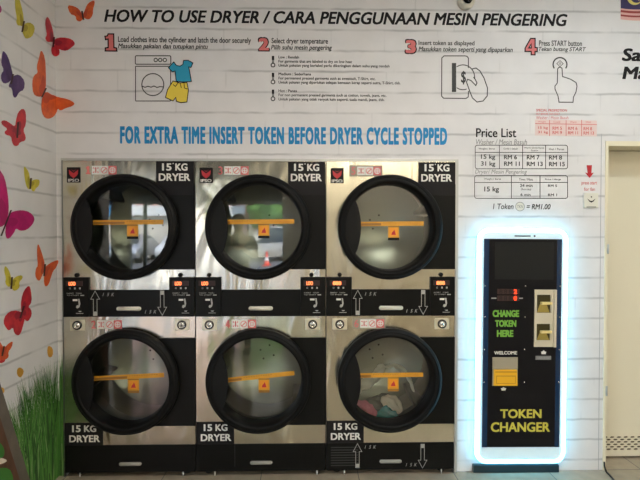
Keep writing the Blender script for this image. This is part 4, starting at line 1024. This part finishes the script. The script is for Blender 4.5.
# ------------------------------------------------------------------ shop front and street (seen mirrored in the door glass)
mat('awning_cream', (.5, .47, .40), .8)
t = thing('awning_valance', 'scalloped cream awning edge hanging over the open shop front', 'awning', (0, -6.32, 0))
sc_ = [(-6.0, 2.30)] + [(-6.0 + k * 0.06, 2.03 + 0.035 * abs(math.cos(k * PI / 6))) for k in range(99)] + [(-0.12, 2.30)]
mb = MB(); mb.prism(sc_, -0.01, 0.01, 'awning_cream'); mb.build('valance', t)
mb = MB(); mb.box(-6.0, -0.12, -0.9, 0.15, 2.30, 2.34, 'awning_cream'); mb.build('awning_sheet', t)
mb = MB(); mb.box(-20, 20, -9.0, -6.15, -0.15, -0.02, 'pavement'); tag(mb.build('pavement'), kind='structure')
mb = MB(); mb.box(-30, 30, -24, -9.0, -0.25, -0.12, 'asphalt'); tag(mb.build('road'), kind='structure')
mb = MB(); mb.box(-3.2, -2.82, -6.12, -5.98, 0, 2.35, 'plaster_dark'); mb.box(-2.57, -2.51, -6.1, -6.04, 0, 2.35, 'plaster_dark'); mb.box(-5.2, -5.0, -6.15, -5.95, 0, 2.35, 'plaster_dark'); tag(mb.build('trim_6'), kind='structure')
mat('facade_cream', (0.62, 0.56, 0.46), .8, var=.1, vscale=2); mat('facade_pink', (0.60, 0.36, 0.30), .8); mat('paint_silver2', (.58, .50, .44), .6); mat('facade_rose', (.62, .42, .36), .7); mat('window_dark', (0.04, 0.05, 0.06), .15); mat('sign_red', (0.55, 0.08, 0.05), .5); mat('sign_blue', (0.05, 0.22, 0.45), .5); mat('sign_white', (0.75, 0.75, 0.7), .5)
for k, (xa, fm, sm) in enumerate(((-16, 'facade_cream', 'sign_blue'), (-9.5, 'facade_pink', 'sign_white'), (-3, 'facade_cream', 'sign_red'), (3.5, 'facade_pink', 'sign_blue'))):
    t = thing('shophouse', ('cream shophouse with a blue fascia, farthest left across the street', 'pink shophouse with a white fascia across the street', 'cream shophouse with a red fascia across the street', 'pink shophouse with a blue fascia across the street')[k], 'building', (xa, -25, -0.1), 'shophouses across the street')
    MB().box(0, 6.4, -8, 0, 0, 9.5, fm).build('wall', t); MB().box(0.1, 6.3, 0, 0.5, 2.55, 3.2, sm).build('fascia_sign', t); MB().box(0.3, 6.1, 0, 0.06, 0.0, 2.5, ('paint_silver2', 'facade_cream', 'facade_rose', 'paint_silver2')[k]).build('shutter', t)
    for r in range(2):
        for c in range(4): 
            w_ = MB().box(0.5 + c * 1.45, 1.55 + c * 1.45, 0, 0.08, 4.7 + r * 2.4, 6.0 + r * 2.4, 'window_dark').build('window', t)
mat('tyre', (0.01, 0.01, 0.01), .8); mat('car_glass', (0.02, 0.025, 0.03), .08); mat('lamp_clear', (.8, .8, .78), .2)
def car(x, y, rz, paint, label, tall=0.0):
    t = thing('car', label, 'car', (x, y, -0.12), 'cars parked on the street'); t.rotation_euler.z = rz
    mb = MB(); i = mb.mi(paint)
    prof = [(-2.1, .35), (-2.15, .62), (-2.05, .82), (-1.15, .98), (-0.55, 1.42 + tall), (0.75, 1.46 + tall), (1.55, 1.05 + tall * .6), (2.05, .95), (2.12, .55), (2.05, .33)]
    rings = []
    for s in (-1, -.86, .86, 1):
        rings.append([mb.bm.verts.new((px, s * (0.86 if pz < 1.1 else 0.66), pz - (0.05 if abs(s) == 1 else 0))) for px, pz in prof])
    for a, b in zip(rings, rings[1:]):
        for q in range(len(prof)): mb._f([a[q], a[(q + 1) % len(prof)], b[(q + 1) % len(prof)], b[q]], i, True)
    mb._f(rings[0], i); mb._f(rings[-1][::-1], i); mb.build('car_body', t)
    mb = MB(); mb.poly([(-1.13, -.62, 1.01), (-1.13, .62, 1.01), (-.60, .52, 1.40 + tall), (-.60, -.52, 1.40 + tall)], 'car_glass'); mb.build('windscreen', t)
    for s in (-1, 1):
        mb = MB(); mb.poly([(-.95, s * .80, 1.03), (1.35, s * .80, 1.03), (.75, s * .69, 1.38 + tall), (-.5, s * .69, 1.38 + tall)], 'car_glass'); mb.build('side_window', t)
        mb = MB(); mb.ico((-2.05, s * .6, .72), .12, 'lamp_clear', 2, (.5, 1.3, .7)); mb.build('headlight', t)
        for wx in (-1.3, 1.3):
            mb = MB(); mb.lathe_y(wx, .31, [(0, s * .60), (.31, s * .60), (.31, s * .85), (.2, s * .88), (0, s * .86)], 'tyre', 28); mb.build('wheel', t)
mat('paint_silver', (.50, .51, .51), .3, .6); mat('paint_white', (.75, .74, .70), .3); mat('paint_beige', (.50, .46, .38), .3, .3); mat('paint_dark', (.05, .055, .07), .25, .3)
car(-7.4, -20.0, PI / 2 + PI, 'paint_silver', 'silver car parked nose towards the shop')
car(-10.4, -20.3, PI / 2 + PI, 'paint_dark', 'dark car parked left of the silver car')
car(-1.3, -20.6, 0.0, 'paint_beige', 'tall beige van parked along the street', 0.4)
car(-5.0, -20.8, PI / 2 + PI, 'paint_white', 'white car parked between the silver car and the beige van')
mat('cone_red', (.75, .06, .03), .5)
t = thing('traffic_cone', 'red traffic cone with a white band on the road outside', 'traffic cone', (-1.25, -17.0, -0.12))
mb = MB(); mb.box(-.18, .18, -.18, .18, 0, .03, 'cone_red')
def lathe_z(mb, prof, m, n=24):
    i = mb.mi(m); rings = [[mb.bm.verts.new((r * math.cos(2 * PI * k / n), r * math.sin(2 * PI * k / n), z)) for k in range(n)] for r, z in prof]
    for a, b in zip(rings, rings[1:]):
        for k in range(n): mb._f([a[k], a[(k + 1) % n], b[(k + 1) % n], b[k]], i, True)
lathe_z(mb, [(.14, .03), (.03, .7), (.001, .7)], 'cone_red'); mb.build('cone_body', t)
mb = MB(); lathe_z(mb, [(.105, .25), (.078, .42)], 'sign_white'); mb.build('white_band', t)
mat('tree_leaf', (.10, .22, .04), .8, var=.4, vscale=3); mat('bark', (.1, .07, .05), .9)
t = thing('street_tree', 'leafy green tree across the street', 'tree', (-0.9, -22.3, -0.12))
mb = MB()
for k in range(16): mb.ico((rnd.uniform(-1.5, 1.5), rnd.uniform(-1.2, 1.2), rnd.uniform(2.6, 4.8)), rnd.uniform(.6, 1.1), 'tree_leaf', 3, disp=.4, dsc=5, seed=k)
mb.build('foliage', t); mb = MB(); mb.tube([(0, 0, 0), (.05, 0, 2.9)], .12, 'bark'); mb.build('trunk', t)

# bystander whose reflection shows in the upper middle door
mat('skin', (.42, .26, .18), .6); mat('shirt_blue', (.05, .08, .11), .8); mat('trouser', (.03, .03, .035), .8); mat('hair', (.01, .008, .006), .6)
def skin_body(name, joints, edges, m, parent, sub=2):
    me = bpy.data.meshes.new(name); me.from_pydata([j[0] for j in joints], edges, [])
    o = bpy.data.objects.new(name, me); C.objects.link(o)
    md = o.modifiers.new('Skin', 'SKIN'); md.use_smooth_shade = True
    for k, j in enumerate(joints): me.skin_vertices[0].data[k].radius = (j[1], j[2] if len(j) > 2 else j[1])
    me.skin_vertices[0].data[0].use_root = True
    sb = o.modifiers.new('Sub', 'SUBSURF'); sb.levels = sb.render_levels = sub
    dg = bpy.context.evaluated_depsgraph_get(); dg.update(); nm = bpy.data.meshes.new_from_object(o.evaluated_get(dg))
    bpy.data.objects.remove(o); bpy.data.meshes.remove(me); nm.materials.clear(); nm.materials.append(M[m] if isinstance(m, str) else m)
    for p in nm.polygons: p.use_smooth = True; p.material_index = 0
    return put(name, nm, parent)
t = thing('person', 'person in a dark blue shirt holding up a phone in front of the dryers', 'person', (-0.62, -3.45, 0))
J = [((0, 0, .93), .15, .11), ((0, 0, 1.12), .135, .10), ((0, 0, 1.32), .17, .11), ((0, 0.01, 1.44), .07, .065), ((0, 0.02, 1.53), .055), ((0, 0.035, 1.60), .080, .092), ((0, .03, 1.68), .075, .088),
     ((-.19, 0, 1.40), .055), ((-.25, .02, 1.14), .043), ((-.12, .22, 1.24), .032), ((-.07, .27, 1.30), .03),
     ((.19, 0, 1.40), .055), ((.25, .02, 1.14), .043), ((.12, .22, 1.24), .032), ((.07, .27, 1.30), .03),
     ((-.10, 0, .84), .09), ((-.11, .01, .48), .06), ((-.12, -.01, .09), .042), ((-.12, .12, .04), .038), ((.10, 0, .84), .09), ((.11, .01, .48), .06), ((.12, -.01, .09), .042), ((.12, .12, .04), .038)]
E_ = [(0, 1), (1, 2), (2, 3), (3, 4), (4, 5), (5, 6), (2, 7), (7, 8), (8, 9), (9, 10), (2, 11), (11, 12), (12, 13), (13, 14), (0, 15), (15, 16), (16, 17), (17, 18), (0, 19), (19, 20), (20, 21), (21, 22)]
skin_body('body', J, E_, 'skin', t)
Js = [(p, tuple(r * 1.10 for r in rr)) for p, *rr in [J[k] for k in (0, 1, 2, 7, 11)]]
grow = lambda idx, f: [(J[k][0],) + tuple(r * f for r in J[k][1:]) for k in idx]
sj = grow((0, 1, 2, 7, 11), 1.12) + [((-.235, .01, 1.22), .062), ((.235, .01, 1.22), .062)]
skin_body('shirt', sj, [(0, 1), (1, 2), (2, 3), (3, 5), (2, 4), (4, 6)], 'shirt_blue', t)
tj = [((0, 0, .92), .165, .12)] + grow((15, 16, 17), 1.18) + grow((19, 20, 21), 1.18)
skin_body('trousers', tj, [(0, 1), (1, 2), (2, 3), (0, 4), (4, 5), (5, 6)], 'trouser', t)
mb = MB(); mb.ico((0, .012, 1.655), .102, 'hair', 3, (.92, 1.02, 1.0), disp=.01, dsc=5)
hm = mb.mesh('hair')
put('hair', hm, t)
mb = MB(); mb.ico((0, .118, 1.605), .016, 'skin', 2, (.8, 1.1, 1.4)); mb.build('nose', t)
for s in (-1, 1):
    for q in range(4):
        skin_body('finger', [((s * (.06 - q * .002), .28, 1.31 + q * .016), .009), ((s * (.035), .295, 1.315 + q * .017), .0085), ((s * .015, .305, 1.315 + q * .017), .007)], [(0, 1), (1, 2)], 'skin', t, 1)
    skin_body('thumb', [((s * .065, .27, 1.30), .010), ((s * .05, .262, 1.33), .0095), ((s * .03, .270, 1.345), .008)], [(0, 1), (1, 2)], 'skin', t, 1)
    mb = MB(); mb.box(s * .12 - .05, s * .12 + .05, -.09, .18, 0.0, .085, 'black_print', .03); mb.build('shoe', t)
t2 = thing('phone', 'black phone held up by the person in the dark blue shirt', 'phone', (-0.62, -3.45 + .305, 1.335))
MB().box(-.04, .04, -.004, .004, -.02, .13, 'black_print', .003).build('phone_body', t2); MB().lathe_y(.025, .115, [(.008, .0045), (.008, .006), (0, .006)], 'lock_chrome', 16).build('phone_camera', t2)

# ------------------------------------------------------------------ daylight
w = bpy.data.worlds.new('sky'); S.world = w; w.use_nodes = True; nt = w.node_tree; bg = nt.nodes['Background']
sk = nt.nodes.new('ShaderNodeTexSky'); sk.sky_type = 'NISHITA'; sk.sun_elevation = math.radians(48); sk.sun_rotation = math.radians(60); sk.sun_intensity = 0.5; sk.sun_disc = False
nt.links.new(sk.outputs[0], bg.inputs['Color']); bg.inputs['Strength'].default_value = 2.0
sd = bpy.data.lights.new('sun', 'SUN'); sd.energy = 14.0; sd.angle = 0.02; sd.color = (1, .95, .86); so = bpy.data.objects.new('sun', sd); C.objects.link(so)
so.rotation_euler = (math.radians(-50), 0, math.radians(-20))

S.view_settings.view_transform = 'Standard'; S.view_settings.look = 'None'; S.view_settings.gamma = 1; S.view_settings.use_curve_mapping = False
S.view_settings.exposure = 0.0
try: S.cycles.use_denoising = True
except Exception: pass
